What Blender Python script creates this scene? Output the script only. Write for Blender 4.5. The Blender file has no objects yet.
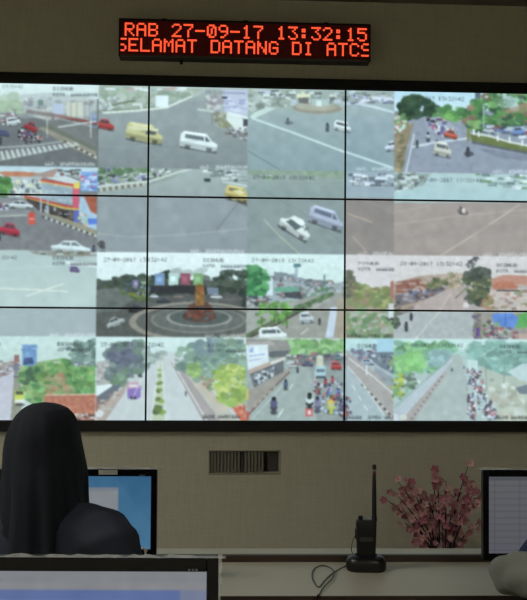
import bpy, bmesh, math, random
import numpy as np
from mathutils import Vector, Matrix
random.seed(7); rng = np.random.RandomState(7)
R = math.radians
scene = bpy.context.scene
col = scene.collection
# ---------------------------------------------------------------- camera, world, exposure
ZD = 0.98                                  # height of the video wall's lower edge
CAM = Vector((1.37913, -4.64303, 0.49046 + ZD))
YAW, PIT, ROL, FOC = 0.05206, 0.02899, 0.00691, 900.0
fw = Vector((math.sin(YAW)*math.cos(PIT), math.cos(YAW)*math.cos(PIT), math.sin(PIT)))
rt = fw.cross(Vector((0, 0, 1))).normalized(); up = rt.cross(fw)
rt, up = math.cos(ROL)*rt + math.sin(ROL)*up, -math.sin(ROL)*rt + math.cos(ROL)*up
cd = bpy.data.cameras.new('camera'); cam = bpy.data.objects.new('camera', cd); col.objects.link(cam)
cd.sensor_fit = 'HORIZONTAL'; cd.sensor_width = 36.0; cd.lens = 36.0*FOC/527.0; cd.clip_start = 0.05
m = Matrix.Identity(4)
for i in range(3):
    m[i][0] = rt[i]; m[i][1] = up[i]; m[i][2] = -fw[i]; m[i][3] = CAM[i]
cam.matrix_world = m
scene.camera = cam
world = bpy.data.worlds.new('world'); scene.world = world; world.use_nodes = True
world.node_tree.nodes['Background'].inputs[0].default_value = (0.02, 0.02, 0.02, 1)
vs = scene.view_settings
vs.view_transform = 'Standard'; vs.look = 'None'; vs.gamma = 1.0; vs.exposure = 0.0; vs.use_curve_mapping = False
LAMP = 19.0                                 # strength of the ceiling lamps' diffusers

def at(px, py, Y):                         # point of the place at depth Y seen at this spot of the photograph
    d = fw + rt*((px-263.5)/FOC) + up*((300-py)/FOC)
    return CAM + d*((Y-CAM.y)/d.y)

# ---------------------------------------------------------------- materials
def lin(c):
    return tuple((x/255/12.92 if x/255 <= .04045 else ((x/255+.055)/1.055)**2.4) for x in c)
MATS = {}
def mat(name, c, rough=.6, metal=0., var=.12, scale=40., bump=0., spec=.5, stretch=None, alpha=1., trans=0., sheen=0.):
    if name in MATS: return MATS[name]
    m = bpy.data.materials.new(name); m.use_nodes = True; nt = m.node_tree
    b = nt.nodes['Principled BSDF']
    tc = nt.nodes.new('ShaderNodeTexCoord'); mp = nt.nodes.new('ShaderNodeMapping')
    if stretch: mp.inputs['Scale'].default_value = stretch
    nz = nt.nodes.new('ShaderNodeTexNoise'); nz.inputs['Scale'].default_value = scale; nz.inputs['Detail'].default_value = 4
    nt.links.new(tc.outputs['Object'], mp.inputs[0]); nt.links.new(mp.outputs[0], nz.inputs['Vector'])
    mx = nt.nodes.new('ShaderNodeMix'); mx.data_type = 'RGBA'
    L = lin(c)
    mx.inputs[6].default_value = tuple(max(0, x*(1-var)) for x in L)+(1,)
    mx.inputs[7].default_value = tuple(min(1, x*(1+var)) for x in L)+(1,)
    nt.links.new(nz.outputs['Fac'], mx.inputs[0]); nt.links.new(mx.outputs[2], b.inputs['Base Color'])
    b.inputs['Roughness'].default_value = rough; b.inputs['Metallic'].default_value = metal
    b.inputs['Specular IOR Level'].default_value = spec
    b.inputs['Alpha'].default_value = alpha; b.inputs['Transmission Weight'].default_value = trans
    b.inputs['Sheen Weight'].default_value = sheen
    if bump:
        bp = nt.nodes.new('ShaderNodeBump'); bp.inputs['Strength'].default_value = bump; bp.inputs['Distance'].default_value = .002
        nt.links.new(nz.outputs['Fac'], bp.inputs['Height']); nt.links.new(bp.outputs[0], b.inputs['Normal'])
    MATS[name] = m; return m
def emit(name, c, s=1., base=(8, 8, 8)):
    if name in MATS: return MATS[name]
    m = mat(name, base, rough=.4); b = m.node_tree.nodes['Principled BSDF']
    b.inputs['Emission Color'].default_value = tuple(c)+(1,); b.inputs['Emission Strength'].default_value = s
    return m
def screen_mat():
    m = mat('lit_display', (6, 6, 7), rough=.45, spec=.25); nt = m.node_tree; b = nt.nodes['Principled BSDF']
    a = nt.nodes.new('ShaderNodeAttribute'); a.attribute_name = 'picture'
    nt.links.new(a.outputs['Color'], b.inputs['Emission Color']); b.inputs['Emission Strength'].default_value = 1.0
    return m
def wallpaper():
    m = bpy.data.materials.new('woven_wallpaper'); m.use_nodes = True; nt = m.node_tree; b = nt.nodes['Principled BSDF']
    tc = nt.nodes.new('ShaderNodeTexCoord'); outs = []
    for sc in ((9, 9, 110), (110, 110, 9), (1.2, 1.2, 1.2)):
        mp = nt.nodes.new('ShaderNodeMapping'); mp.inputs['Scale'].default_value = sc
        nz = nt.nodes.new('ShaderNodeTexNoise'); nz.inputs['Scale'].default_value = 1.0; nz.inputs['Detail'].default_value = 3
        nt.links.new(tc.outputs['Object'], mp.inputs[0]); nt.links.new(mp.outputs[0], nz.inputs['Vector']); outs.append(nz.outputs['Fac'])
    a1 = nt.nodes.new('ShaderNodeMath'); a1.operation = 'ADD'; nt.links.new(outs[0], a1.inputs[0]); nt.links.new(outs[1], a1.inputs[1])
    a2 = nt.nodes.new('ShaderNodeMath'); a2.operation = 'MULTIPLY_ADD'; a2.inputs[1].default_value = .4
    nt.links.new(outs[2], a2.inputs[0]); nt.links.new(a1.outputs[0], a2.inputs[2])
    cr = nt.nodes.new('ShaderNodeValToRGB'); mr = nt.nodes.new('ShaderNodeMapRange')
    mr.inputs['From Min'].default_value = .7; mr.inputs['From Max'].default_value = 1.7
    nt.links.new(a2.outputs[0], mr.inputs[0]); nt.links.new(mr.outputs[0], cr.inputs[0])
    cr.color_ramp.elements[0].color = lin((196, 192, 170))+(1,); cr.color_ramp.elements[1].color = lin((214, 210, 188))+(1,)
    nt.links.new(cr.outputs[0], b.inputs['Base Color']); b.inputs['Roughness'].default_value = .8
    b.inputs['Specular IOR Level'].default_value = .2
    bp = nt.nodes.new('ShaderNodeBump'); bp.inputs['Strength'].default_value = .25; bp.inputs['Distance'].default_value = .002
    nt.links.new(a1.outputs[0], bp.inputs['Height']); nt.links.new(bp.outputs[0], b.inputs['Normal'])
    return m
PAPER = wallpaper()
SCREEN = screen_mat()
BLACK = mat('black_plastic', (16, 16, 17), rough=.45)
BLACKG = mat('glossy_black_plastic', (14, 14, 15), rough=.22)
FRAMEB = mat('matt_black_frame', (14, 13, 14), rough=.6)
STEEL = mat('brushed_aluminium', (150, 150, 150), rough=.35, metal=.9)
LAMIN = mat('pale_desk_laminate', (176, 170, 150), rough=.5, var=.05, scale=6, stretch=(1, 14, 14))
BROWN = mat('dark_brown_edge_band', (62, 48, 36), rough=.5)

# ---------------------------------------------------------------- mesh helpers
def obj(name, bm, material, parent=None, smooth=False, label=None):
    me = bpy.data.meshes.new(name)
    bmesh.ops.recalc_face_normals(bm, faces=bm.faces[:])
    bm.to_mesh(me); bm.free()
    if smooth:
        for p in me.polygons: p.use_smooth = True
        if smooth == 'auto':
            try: me.set_sharp_from_angle(angle=R(38))
            except Exception: pass
    for mm in (material if isinstance(material, (list, tuple)) else [material]): me.materials.append(mm)
    o = bpy.data.objects.new(name, me); col.objects.link(o)
    if parent: o.parent = parent
    if label: o['label'] = label
    return o
def tag(o, label, cat, group=None):
    o['label'] = label; o['category'] = cat
    if group: o['group'] = group
    return o
def thing(name, label, cat, loc=(0, 0, 0), rz=0., group=None):
    o = bpy.data.objects.new(name, None); o.empty_display_size = .05; col.objects.link(o)
    o.location = loc; o.rotation_euler = (0, 0, rz)
    return tag(o, label, cat, group)
def struct(name, bm, m, parent=None):
    o = obj(name, bm, m, parent)
    if not parent: o['kind'] = 'structure'
    return o
def bx(x0, x1, y0, y1, z0, z1, bev=0., bm=None, seg=2):
    own = bm is None
    t = bmesh.new()
    bmesh.ops.create_cube(t, size=1)
    for v in t.verts:
        v.co = Vector(((x0+x1)/2+v.co.x*(x1-x0), (y0+y1)/2+v.co.y*(y1-y0), (z0+z1)/2+v.co.z*(z1-z0)))
    if bev: bmesh.ops.bevel(t, geom=t.edges[:]+t.verts[:], offset=bev, segments=seg, profile=.5, affect='EDGES')
    if own: return t
    merge(bm, t); return bm
def merge(bm, t, mtx=None):
    if mtx is not None: bmesh.ops.transform(t, matrix=mtx, verts=t.verts[:])
    me = bpy.data.meshes.new('tmp'); t.to_mesh(me); t.free(); bm.from_mesh(me); bpy.data.meshes.remove(me)
    return bm
def ring_loft(rings, cap=True, bm=None, closed=True):
    bm = bm or bmesh.new()
    rows = [[bm.verts.new(p) for p in r] for r in rings]
    for a, b in zip(rows[:-1], rows[1:]):
        n = len(a)
        for i in range(n if closed else n-1):
            j = (i+1) % n
            bm.faces.new((a[i], a[j], b[j], b[i]))
    if cap and closed:
        bm.faces.new(rows[0][::-1]); bm.faces.new(rows[-1])
    return bm
def lathe(profile, n=24, c=(0, 0, 0), bm=None, cap=True):
    return ring_loft([[Vector((c[0]+r*math.cos(2*math.pi*k/n), c[1]+r*math.sin(2*math.pi*k/n), c[2]+z)) for k in range(n)] for r, z in profile], cap, bm)
def tube(path, rad, n=8, bm=None):
    P = [Vector(p) for p in path]; rings = []
    rr = rad if isinstance(rad, (list, tuple)) else [rad]*len(P)
    t0 = (P[1]-P[0]).normalized(); nrm = t0.orthogonal().normalized()
    for i, p in enumerate(P):
        t = (P[min(i+1, len(P)-1)]-P[max(i-1, 0)]).normalized()
        nrm = (nrm-t*nrm.dot(t)).normalized(); bn = t.cross(nrm)
        rings.append([p+(nrm*math.cos(2*math.pi*k/n)+bn*math.sin(2*math.pi*k/n))*rr[i] for k in range(n)])
    return ring_loft(rings, True, bm)
def spline(pts, k=8):
    P = [Vector(p) for p in pts]; P = [P[0]*2-P[1]]+P+[P[-1]*2-P[-2]]; out = []
    for i in range(1, len(P)-2):
        for s in range(k):
            t = s/k; a, b, c, d = P[i-1:i+3]
            out.append(.5*((2*b)+(c-a)*t+(2*a-5*b+4*c-d)*t*t+(3*b-a-3*c+d)*t**3))
    out.append(P[-2]); return out
def rrect(w, h, r, n=5, cx=0, cy=0):
    out = []
    for sx, sy, a0 in ((1, 1, 0), (-1, 1, 90), (-1, -1, 180), (1, -1, 270)):
        for k in range(n+1):
            a = R(a0+90*k/n); out.append((cx+sx*(w/2-r)+r*math.cos(a), cy+sy*(h/2-r)+r*math.sin(a)))
    return out
def empty_bm(): return bmesh.new()

# ---------------------------------------------------------------- bitmap lettering
FONT = {k: v for k, v in zip('ABCDEGHIKLMNORSTU0123456789-:. ', [
 '0E11111F111111', '1E11111E11111E', '0E11101010110E', '1E11111111111E', '1F10101E10101F', '0E11101713110E'.replace('13', '11'),
 '1111111F111111', '0E04040404040E', '11121418141211', '1010101010101F', '111B1515111111', '11191915131311',
 '0E11111111110E', '1E11111E141211', '0F10100E01011E', '1F040404040404', '1111111111110E',
 '0E13151515190E', '040C040404040E', '0E11010204081F', '1F02040201110E', '02060A121F0202', '1F101E0101110E', '0608101E11110E',
 '1F010204040404', '0E11110E11110E', '0E11110F01020C', '0000001F000000', '000C0C000C0C00', '00000000000C0C', '00000000000000'])}
def glyph(ch):
    if ch in FONT:
        s = FONT[ch]; return [[(int(s[2*r:2*r+2], 16) >> (4-c)) & 1 for c in range(5)] for r in range(7)]
    rr = random.Random(ord(ch))            # marks too blurred to read
    return [[1 if rr.random() < .55 else 0 for c in range(5)] for r in range(7)]
# ---------------------------------------------------------------- the pictures shown on the screens
def homog(src, dst):
    A = []
    for (x, y), (u, v) in zip(src, dst):
        A += [[x, y, 1, 0, 0, 0, -u*x, -u*y], [0, 0, 0, x, y, 1, -v*x, -v*y]]
    h = np.linalg.solve(np.array(A, float), np.array([c for p in dst for c in p], float))
    return np.append(h, 1).reshape(3, 3)
class Pic:
    def __init__(s, w, h, H=None):
        s.a = np.zeros((h, w, 3)); s.H = H; s.clip = (0, 0, w, h); s.k = 1.
    def T(s, pts):
        p = np.array(pts, float).reshape(-1, 2)
        if s.H is None: return p
        q = np.c_[p, np.ones(len(p))] @ s.H.T
        return q[:, :2]/q[:, 2:]
    def _blend(s, x0, y0, x1, y1, fn, c, al):
        cx0, cy0, cx1, cy1 = s.clip
        x0 = max(int(math.floor(x0)), cx0); y0 = max(int(math.floor(y0)), cy0)
        x1 = min(int(math.ceil(x1))+1, cx1); y1 = min(int(math.ceil(y1))+1, cy1)
        if x1 <= x0 or y1 <= y0: return
        X, Y = np.meshgrid(np.arange(x0, x1)+.5, np.arange(y0, y1)+.5)
        mk = fn(X, Y)[..., None]*al
        s.a[y0:y1, x0:x1] = s.a[y0:y1, x0:x1]*(1-mk)+np.array(c, float)*mk
    def inside(s, q):
        def fn(X, Y):
            ins = np.zeros(X.shape, bool); n = len(q)
            for i in range(n):
                (xa, ya), (xb, yb) = q[i], q[(i+1) % n]
                if ya == yb: continue
                cnd = (ya > Y) != (yb > Y)
                ins ^= cnd & (X < (xb-xa)*(Y-ya)/(yb-ya)+xa)
            return ins.astype(float)
        return fn
    def poly(s, pts, c, al=1.):
        q = s.T(pts); s._blend(q[:, 0].min(), q[:, 1].min(), q[:, 0].max(), q[:, 1].max(), s.inside(q), c, al)
    def rect(s, x0, y0, x1, y1, c, al=1.): s.poly([(x0, y0), (x1, y0), (x1, y1), (x0, y1)], c, al)
    def ell(s, cx, cy, rx, ry, c, al=1., ang=0., soft=0.):
        q = s.T([(cx, cy), (cx+rx, cy), (cx, cy+ry)]); x, y = q[0]; a = abs(q[1][0]-x)+1e-6; b = abs(q[2][1]-y)+1e-6
        ca, sa = math.cos(ang), math.sin(ang); m = max(a, b)
        def fn(X, Y):
            d = np.hypot(((X-x)*ca+(Y-y)*sa)/a, (-(X-x)*sa+(Y-y)*ca)/b)
            return np.clip((1-d)/soft, 0, 1) if soft else (d < 1).astype(float)
        s._blend(x-m, y-m, x+m, y+m, fn, c, al)
    def line(s, pts, w, c, al=1.):
        for (xa, ya), (xb, yb) in zip(pts[:-1], pts[1:]):
            d = math.hypot(xb-xa, yb-ya)+1e-9; nx, ny = -(yb-ya)/d*w/2, (xb-xa)/d*w/2
            s.poly([(xa+nx, ya+ny), (xb+nx, yb+ny), (xb-nx, yb-ny), (xa-nx, ya-ny)], c, al)
    def grad(s, x0, y0, x1, y1, c0, c1, n=14):
        for i in range(n):
            t = i/(n-1); s.rect(x0, y0+(y1-y0)*i/n, x1, y0+(y1-y0)*(i+1)/n+.6, [a+(b-a)*t for a, b in zip(c0, c1)])
    def blobs(s, pts, cols, n, r, al=.8, flat=.7):
        p = np.array(pts, float); x0, y0 = p.min(0); x1, y1 = p.max(0); k = 0; f = s.inside(p); g = 0
        while k < n and g < n*20:
            g += 1; x = rng.uniform(x0, x1); y = rng.uniform(y0, y1)
            if f(np.array([[x]]), np.array([[y]]))[0, 0] < .5: continue
            k += 1; rr = r*rng.uniform(.5, 1.3); c = np.array(cols[rng.randint(len(cols))], float)*rng.uniform(.88, 1.1)
            s.ell(x, y, rr, rr*flat*rng.uniform(.7, 1.2), c, al, rng.uniform(-.6, .6))
    def bits(s, pts, cols, n, w, h, al=.9):
        p = np.array(pts, float); x0, y0 = p.min(0); x1, y1 = p.max(0); f = s.inside(p); k = g = 0
        while k < n and g < n*20:
            g += 1; x = rng.uniform(x0, x1); y = rng.uniform(y0, y1)
            if f(np.array([[x]]), np.array([[y]]))[0, 0] < .5: continue
            k += 1; a, b = w*rng.uniform(.5, 1.3), h*rng.uniform(.5, 1.3)
            s.rect(x-a/2, y-b/2, x+a/2, y+b/2, cols[rng.randint(len(cols))], al)
    def noise(s, amp, cell):
        x0, y0, x1, y1 = s.clip; w, h = x1-x0, y1-y0
        g = rng.randn(h//cell+3, w//cell+3)
        yy = np.arange(h)/cell; xx = np.arange(w)/cell; i = yy.astype(int); j = xx.astype(int); fy = (yy-i)[:, None]; fx = (xx-j)[None]
        v = (g[i][:, j]*(1-fy)+g[i+1][:, j]*fy)*(1-fx)+(g[i][:, j+1]*(1-fy)+g[i+1][:, j+1]*fy)*fx
        s.a[y0:y1, x0:x1] += v[..., None]*amp
    def text(s, x, y, t, h, c, al=.85, adv=None, shear=0.):
        p = h/7; adv = adv or p*6
        for i, ch in enumerate(t):
            for r, row in enumerate(glyph(ch)):
                for k, b in enumerate(row):
                    if b: s.rect(x+i*adv+k*p*adv/(6*p), y+r*p+shear*(i*adv), x+i*adv+(k+1)*p*adv/(6*p), y+(r+1)*p+shear*(i*adv), c, al)
    def loc(s, cx, cy, w, h, ang, pts):
        ca, sa = math.cos(ang), math.sin(ang)
        return [(cx+x*w*ca-y*h*sa, cy+x*w*sa+y*h*ca) for x, y in pts]
    def car(s, cx, cy, w, h, c, ang=0., van=False, glass=(60, 68, 78), flip=1):
        f = flip; L = lambda pts: s.loc(cx, cy, w, h, ang, [(x*f, y) for x, y in pts])
        dk = [v*.62 for v in c]; li = [min(255, v*1.12+8) for v in c]
        s.poly(L([(-.5, .3), (.5, .36), (.52, .56), (-.46, .5)]), (60, 62, 64), .55)
        if van: body = [(-.5, -.3), (-.42, -.48), (.18, -.48), (.34, -.12), (.5, .02), (.5, .38), (.3, .5), (-.5, .38)]
        else: body = [(-.5, -.02), (-.3, -.16), (-.2, -.46), (.12, -.5), (.28, -.14), (.5, .04), (.5, .36), (.3, .48), (-.48, .32)]
        s.poly(L(body), c)
        s.poly(L([(-.5, .12), (.5, .2), (.5, .38), (.3, .5), (-.5, .36)]), dk, .55)
        if van:
            s.poly(L([(-.38, -.32), (.12, -.3), (.13, -.06), (-.38, -.1)]), glass, .85); s.poly(L([(.16, -.34), (.31, -.08), (.17, -.04)]), glass, .95)
            s.poly(L([(-.42, -.48), (.18, -.48), (.14, -.36), (-.44, -.38)]), li)
        else:
            s.poly(L([(-.27, -.14), (-.19, -.38), (-.02, -.4), (-.02, -.1)]), glass, .9); s.poly(L([(.01, -.1), (.01, -.4), (.1, -.42), (.24, -.12)]), glass, .95)
            s.poly(L([(-.18, -.42), (.1, -.47), (.1, -.38), (-.18, -.36)]), li)
        for wx in (-.28, .3): s.poly(L([(wx-.08, .28), (wx+.08, .28), (wx+.06, .52), (wx-.06, .52)]), (50, 52, 55), .6)
    def bike(s, cx, cy, h, c=(70, 75, 110), c2=(45, 45, 50)):
        s.ell(cx, cy+h*.38, h*.22, h*.16, (50, 52, 55), .6); s.rect(cx-h*.1, cy-.02*h, cx+h*.1, cy+h*.5, c2, .9)
        s.ell(cx, cy+.12*h, h*.22, h*.14, c2, .85); s.ell(cx, cy-h*.12, h*.2, h*.24, c); s.ell(cx, cy-h*.38, h*.12, h*.12, [v*.5 for v in c2])
    def curb(s, a, b, w, n, c0=(215, 215, 205), c1=(70, 70, 70)):
        for i in range(n):
            t0, t1 = i/n, (i+1)/n
            s.line([(a[0]+(b[0]-a[0])*t0, a[1]+(b[1]-a[1])*t0), (a[0]+(b[0]-a[0])*t1, a[1]+(b[1]-a[1])*t1)], w, c0 if i % 2 else c1, .85)
    def blur(s, n=1):
        for _ in range(n):
            for ax in (0, 1):
                p = np.concatenate([s.a.take([0], ax), s.a, s.a.take([-1], ax)], ax); m = s.a.shape[ax]
                s.a = .25*p.take(range(0, m), ax)+.5*p.take(range(1, m+1), ax)+.25*p.take(range(2, m+2), ax)
def srgb2lin(a):
    a = np.clip(a, 0, 255)/255; return np.where(a <= .04045, a/12.92, ((a+.055)/1.055)**2.4)
CW, CH = 1200, 680
HW = homog([(-51.80, 81.16), (537.57, 93.37), (538.21, 421.79), (-57.64, 420.96)], [(0, 0), (CW, 0), (CW, CH), (0, CH)])
P = Pic(CW, CH, HW)
WHITE = (232, 243, 243); INK = (38, 42, 46)
GR = [(70, 110, 60), (95, 140, 75), (60, 95, 60), (120, 160, 90)]; DG = [(40, 66, 46), (52, 80, 50), (62, 92, 58), (34, 52, 42)]
CROWD = [(60, 60, 72), (170, 60, 60), (200, 205, 210), (80, 90, 140), (50, 50, 55), (150, 140, 130), (225, 225, 225), (90, 60, 100)]
def win(r, c, base):
    x0, y0 = c*300, r*170; P.clip = (x0, y0, x0+300, y0+170); P.a[y0:y0+170, x0:x0+300] = base
def stamp(x, y, sh=.02, c=INK, al=.8): P.text(x, y, '27-09-2017 13:32:42', 3.6, c, al, 3.3, sh)
def place(x, y, c=INK, sh=.015, h=3.4): P.text(x, y, 'DISHUB', h, c, .85, 3.5, sh); P.text(x, y+5.6, 'KOTA  ####@@%%&', h, c, .8, 3.0, sh)
def foot(x, y, c=(232, 236, 236), n=12, sh=.01): P.text(x, y, '##%.'+' '+'@%#&*@#%&@*#@%'[:n], 3.6, c, .85, 3.0, sh)

# --- row 1
win(0, 0, (104, 106, 108))
P.grad(-60, 78, 100, 98, WHITE, (206, 220, 214), 8)
P.blobs([(-10, 92), (24, 96), (26, 113), (-10, 113)], [(150, 172, 130), (165, 185, 140), (140, 160, 125)], 50, 5)
P.poly([(20, 94), (52, 92), (97, 98), (97, 130), (60, 124), (24, 114)], (168, 170, 170))
P.bits([(20, 98), (52, 96), (97, 102), (97, 126), (60, 122), (24, 112)], [(130, 130, 135), (196, 200, 196), (110, 100, 100), (170, 160, 150)], 60, 5, 3)
P.rect(52, 103, 64, 114, (176, 182, 216)); P.rect(67, 102, 83, 116, (205, 198, 172)); P.rect(28, 97, 33, 106, (120, 116, 130)); P.rect(38, 99, 43, 105, (70, 105, 90))
for x in (71, 77, 85, 90): P.line([(x, 100), (x, 124)], 1.2, (120, 110, 100), .7)
P.rect(91, 112, 97, 130, (118, 130, 170)); P.line([(26, 111), (60, 116), (97, 124)], 4, (96, 70, 66), .8); P.line([(55, 115), (97, 123)], 2, (150, 60, 56), .8)
P.poly([(40, 121), (60, 119), (97, 128), (97, 150), (70, 136)], (118, 118, 116)); P.line([(58, 127), (97, 121)], 1.4, (205, 210, 205))
P.poly([(38, 128), (46, 125), (97, 152), (97, 160), (70, 147)], (150, 140, 124)); P.poly([(42, 126), (48, 124), (97, 148), (97, 152)], (108, 112, 100))
P.curb((64, 141), (97, 158), 2, 12)
for x in (47, 91): P.rect(x-.5, 119, x+.8, 138, (215, 218, 215), .8)
P.poly([(-8, 113), (30, 113), (44, 122), (36, 128), (70, 146), (-8, 150)], (112, 113, 116), .6)
for i in range(16):
    x = -6+i*5.3; P.poly([(x, 152-i*.62), (x+2.8, 151.6-i*.62), (x+6.5, 161-i*1.05), (x+2.2, 162-i*1.05)], (208, 212, 206), .85)
P.line([(-8, 148), (30, 146), (62, 141.5)], 1.6, (190, 194, 190), .7)
P.bits([(-4, 114), (18, 112), (20, 120), (-4, 126)], CROWD, 26, 4, 2.5)
P.car(13, 121, 14, 9, (222, 228, 228), -.2, True); P.car(31, 126.5, 15, 10, (172, 52, 56), .35); P.car(4, 133, 11, 7, (72, 80, 118), .1, True)
for i, (x, y) in enumerate(((19, 134), (24, 137), (22, 131), (28, 135), (31, 139), (35, 138), (39, 139), (26, 140), (0, 141))): P.bike(x, y, 8, CROWD[i % 8], (50, 48, 60))
P.bits([(17, 131), (42, 134), (42, 142), (20, 141)], CROWD, 30, 2.2, 2)
P.rect(-60, 80, 98, 100, (226, 236, 234), .45); P.rect(-60, 100, 98, 118, (214, 224, 220), .28)
P.text(2, 84.5, '13:32:42', 3, INK, .5, 2.6); place(53, 86.5); foot(45, 162.3)
P.noise(4, 9)

win(0, 1, (150, 157, 158))
P.grad(95, 82, 250, 100, (190, 200, 195), (160, 168, 166), 6); P.grad(95, 120, 250, 172, (150, 157, 158), (128, 134, 137), 10)
P.poly([(97, 84), (205, 88), (190, 96), (150, 108), (97, 113)], (146, 158, 138))
P.blobs([(97, 88), (196, 90), (186, 96), (148, 107), (97, 108)], [(120, 142, 108), (140, 156, 122), (168, 178, 160), (104, 124, 98)], 110, 4.5)
P.bits([(97, 96), (120, 96), (122, 108), (97, 111)], [(205, 212, 215), (120, 120, 126), (170, 176, 180), (226, 230, 232)], 34, 4, 3)
P.bits([(97, 85), (200, 88), (196, 90), (97, 90)], [(236, 242, 240), (196, 130, 120), (150, 170, 160), (225, 235, 235)], 24, 9, 2.2)
P.line([(103, 112.5), (136, 110.5), (166, 107), (192, 95.5)], 2.2, (222, 228, 216)); P.line([(133, 104), (142, 104), (142, 108)], 2.4, (228, 232, 226))
P.poly([(97, 80), (210, 84), (196, 96), (150, 106), (97, 110)], (214, 224, 220), .34); P.rect(155, 95, 168, 106.5, (230, 240, 242)); P.line([(112, 105), (135, 100)], 1.2, (96, 100, 70))
P.poly([(205, 88), (248, 88), (248, 134), (236, 132), (216, 120), (207, 106)], (172, 180, 176))
P.poly([(222, 89), (248, 89), (248, 115), (224, 112)], (196, 200, 222)); P.poly([(226, 91), (246, 92), (246, 94), (226, 93)], (160, 160, 190)); P.bits([(224, 98), (246, 98), (246, 112), (226, 110)], [(150, 156, 200), (220, 224, 236), (180, 184, 214)], 34, 6, 1.6)
P.blobs([(205, 94), (222, 94), (220, 112), (208, 108)], [(172, 170, 172), (150, 140, 150), (196, 196, 190), (214, 220, 214)], 30, 3.4)
P.line([(197, 109), (213, 111)], 2.4, (205, 214, 205), .8)
P.blobs([(210, 112), (232, 114), (236, 128), (218, 126)], [(150, 146, 110), (172, 170, 150), (130, 128, 104)], 32, 3.4)
P.poly([(226, 113), (240, 116), (247, 124), (245, 131), (236, 130), (226, 119)], (226, 234, 228)); P.poly([(226, 111), (248, 116), (248, 119), (228, 114)], (236, 240, 238)); P.rect(243, 119, 247.5, 126, (70, 70, 80))
P.bits([(222, 126), (247, 129), (247, 141), (224, 133)], [(80, 78, 76), (210, 206, 200), (120, 110, 100), (120, 112, 130)], 26, 4, 2.6)
P.line([(212, 113), (212, 125)], 1.6, (120, 118, 114), .7)
P.car(144.5, 133, 36, 19, (205, 198, 138), .16, True, (96, 100, 92)); P.poly([(127, 128), (134, 124), (158, 129), (157, 132), (134, 130)], (222, 216, 168)); P.poly([(148, 130), (157, 132), (154, 135), (146, 134)], (86, 88, 84))
P.car(198.5, 141.5, 38, 18, (230, 238, 238), .14, True, (82, 92, 100)); P.car(105, 124, 20, 11, (196, 62, 60), .15)
P.line([(97, 146), (130, 148), (200, 140)], 1, (165, 170, 168), .4)
P.text(205, 90, '13:32:42', 3.2, INK, .6, 2.6, .01); P.rect(222, 96, 227, 98, (40, 45, 70), .9); foot(200, 165.3); P.noise(4, 12)

win(0, 2, (150, 166, 169))
P.grad(246, 84, 396, 118, (176, 190, 184), (156, 172, 172), 8); P.grad(246, 118, 396, 175, (154, 170, 173), (138, 158, 162), 10)
P.poly([(246, 86), (394, 90), (394, 104), (348, 103), (342, 112), (300, 113), (288, 108), (248, 114)], (166, 178, 170))
P.blobs([(248, 92), (292, 92), (288, 107), (250, 112)], [(150, 164, 146), (180, 192, 186), (205, 214, 210), (132, 142, 132)], 60, 3.8)
P.bits([(248, 89), (394, 92), (394, 103), (350, 103), (292, 104)], [(226, 236, 230), (120, 128, 128), (170, 176, 160), (196, 204, 220), (98, 104, 104), (205, 205, 180)], 110, 6, 2.6)
P.ell(318, 108, 25, 5.4, (156, 146, 130)); P.ell(317, 106.5, 21, 3.8, (178, 172, 154)); P.rect(299, 95, 309, 103, (108, 108, 104)); P.rect(297, 93, 311, 97, (228, 226, 190)); P.rect(312, 98, 330, 105, (176, 196, 190)); P.rect(317, 100, 322, 106, (226, 234, 228))
P.bits([(350, 94), (394, 96), (394, 102), (352, 104)], [(206, 210, 232), (230, 234, 240), (100, 100, 140), (150, 156, 170)], 40, 6, 2)
P.line([(360, 104), (372, 106), (394, 112)], 2.4, (205, 220, 220)); P.poly([(250, 116), (256, 111), (268, 106.5), (276, 108), (253, 119)], (205, 222, 214))
P.line([(251, 117.5), (292, 132), (345, 152), (392, 168)], 2.2, (205, 222, 220)); P.line([(248, 151), (258, 157), (280, 170)], 1.2, (108, 124, 130), .8)
P.bike(288, 121, 7, (96, 104, 116), (80, 88, 100)); P.ell(289, 122.5, 4.5, 1.6, (96, 104, 112), .8); P.bike(328, 127, 9, (80, 86, 100), (70, 74, 86)); P.car(342.5, 126, 16, 10.5, (232, 240, 238), .2, True); P.car(392, 146, 16, 10, (222, 226, 240), -.2)
foot(356, 167); P.noise(4, 12)

win(0, 3, (146, 152, 164))
P.grad(390, 84, 540, 110, (186, 224, 236), (206, 230, 236), 8)
P.blobs([(402, 100), (412, 95), (430, 97), (437, 106), (434, 116), (418, 120), (400, 116)], DG+[(58, 84, 70)], 120, 4.5)
P.blobs([(432, 110), (452, 106), (466, 110), (470, 122), (434, 120)], [(96, 160, 78), (120, 180, 90), (76, 130, 70)], 60, 4)
P.blobs([(395, 112), (406, 116), (408, 130), (395, 138)], [(150, 140, 96), (110, 150, 90), (190, 110, 90), (210, 206, 190)], 40, 3)
P.poly([(412, 122), (424, 116), (448, 120), (470, 132), (540, 158), (540, 180), (398, 180)], (148, 153, 166)); P.poly([(424, 118), (440, 116), (462, 130), (428, 131)], (162, 166, 180))
P.poly([(394, 138), (404, 128), (414, 122), (406, 150), (401, 176), (394, 176)], (150, 132, 100)); P.blobs([(395, 140), (404, 132), (402, 172), (395, 172)], [(130, 120, 84), (172, 150, 112), (110, 104, 78)], 30, 2.6)
P.line([(414, 134), (405, 176)], 1.6, (214, 216, 214)); P.line([(412, 147), (432, 143), (470, 138)], 2.2, (206, 210, 216)); P.line([(425, 147), (434, 140)], 1, (205, 208, 214), .6)
P.bits([(426, 118), (440, 117), (456, 130), (454, 138), (436, 134)], CROWD+[(100, 110, 170), (170, 90, 120)], 60, 3.2, 2.6); P.bits([(396, 120), (408, 121), (404, 128), (396, 136)], [(110, 190, 110), (220, 226, 220), (210, 80, 80)], 20, 3.5, 2.4)
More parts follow.
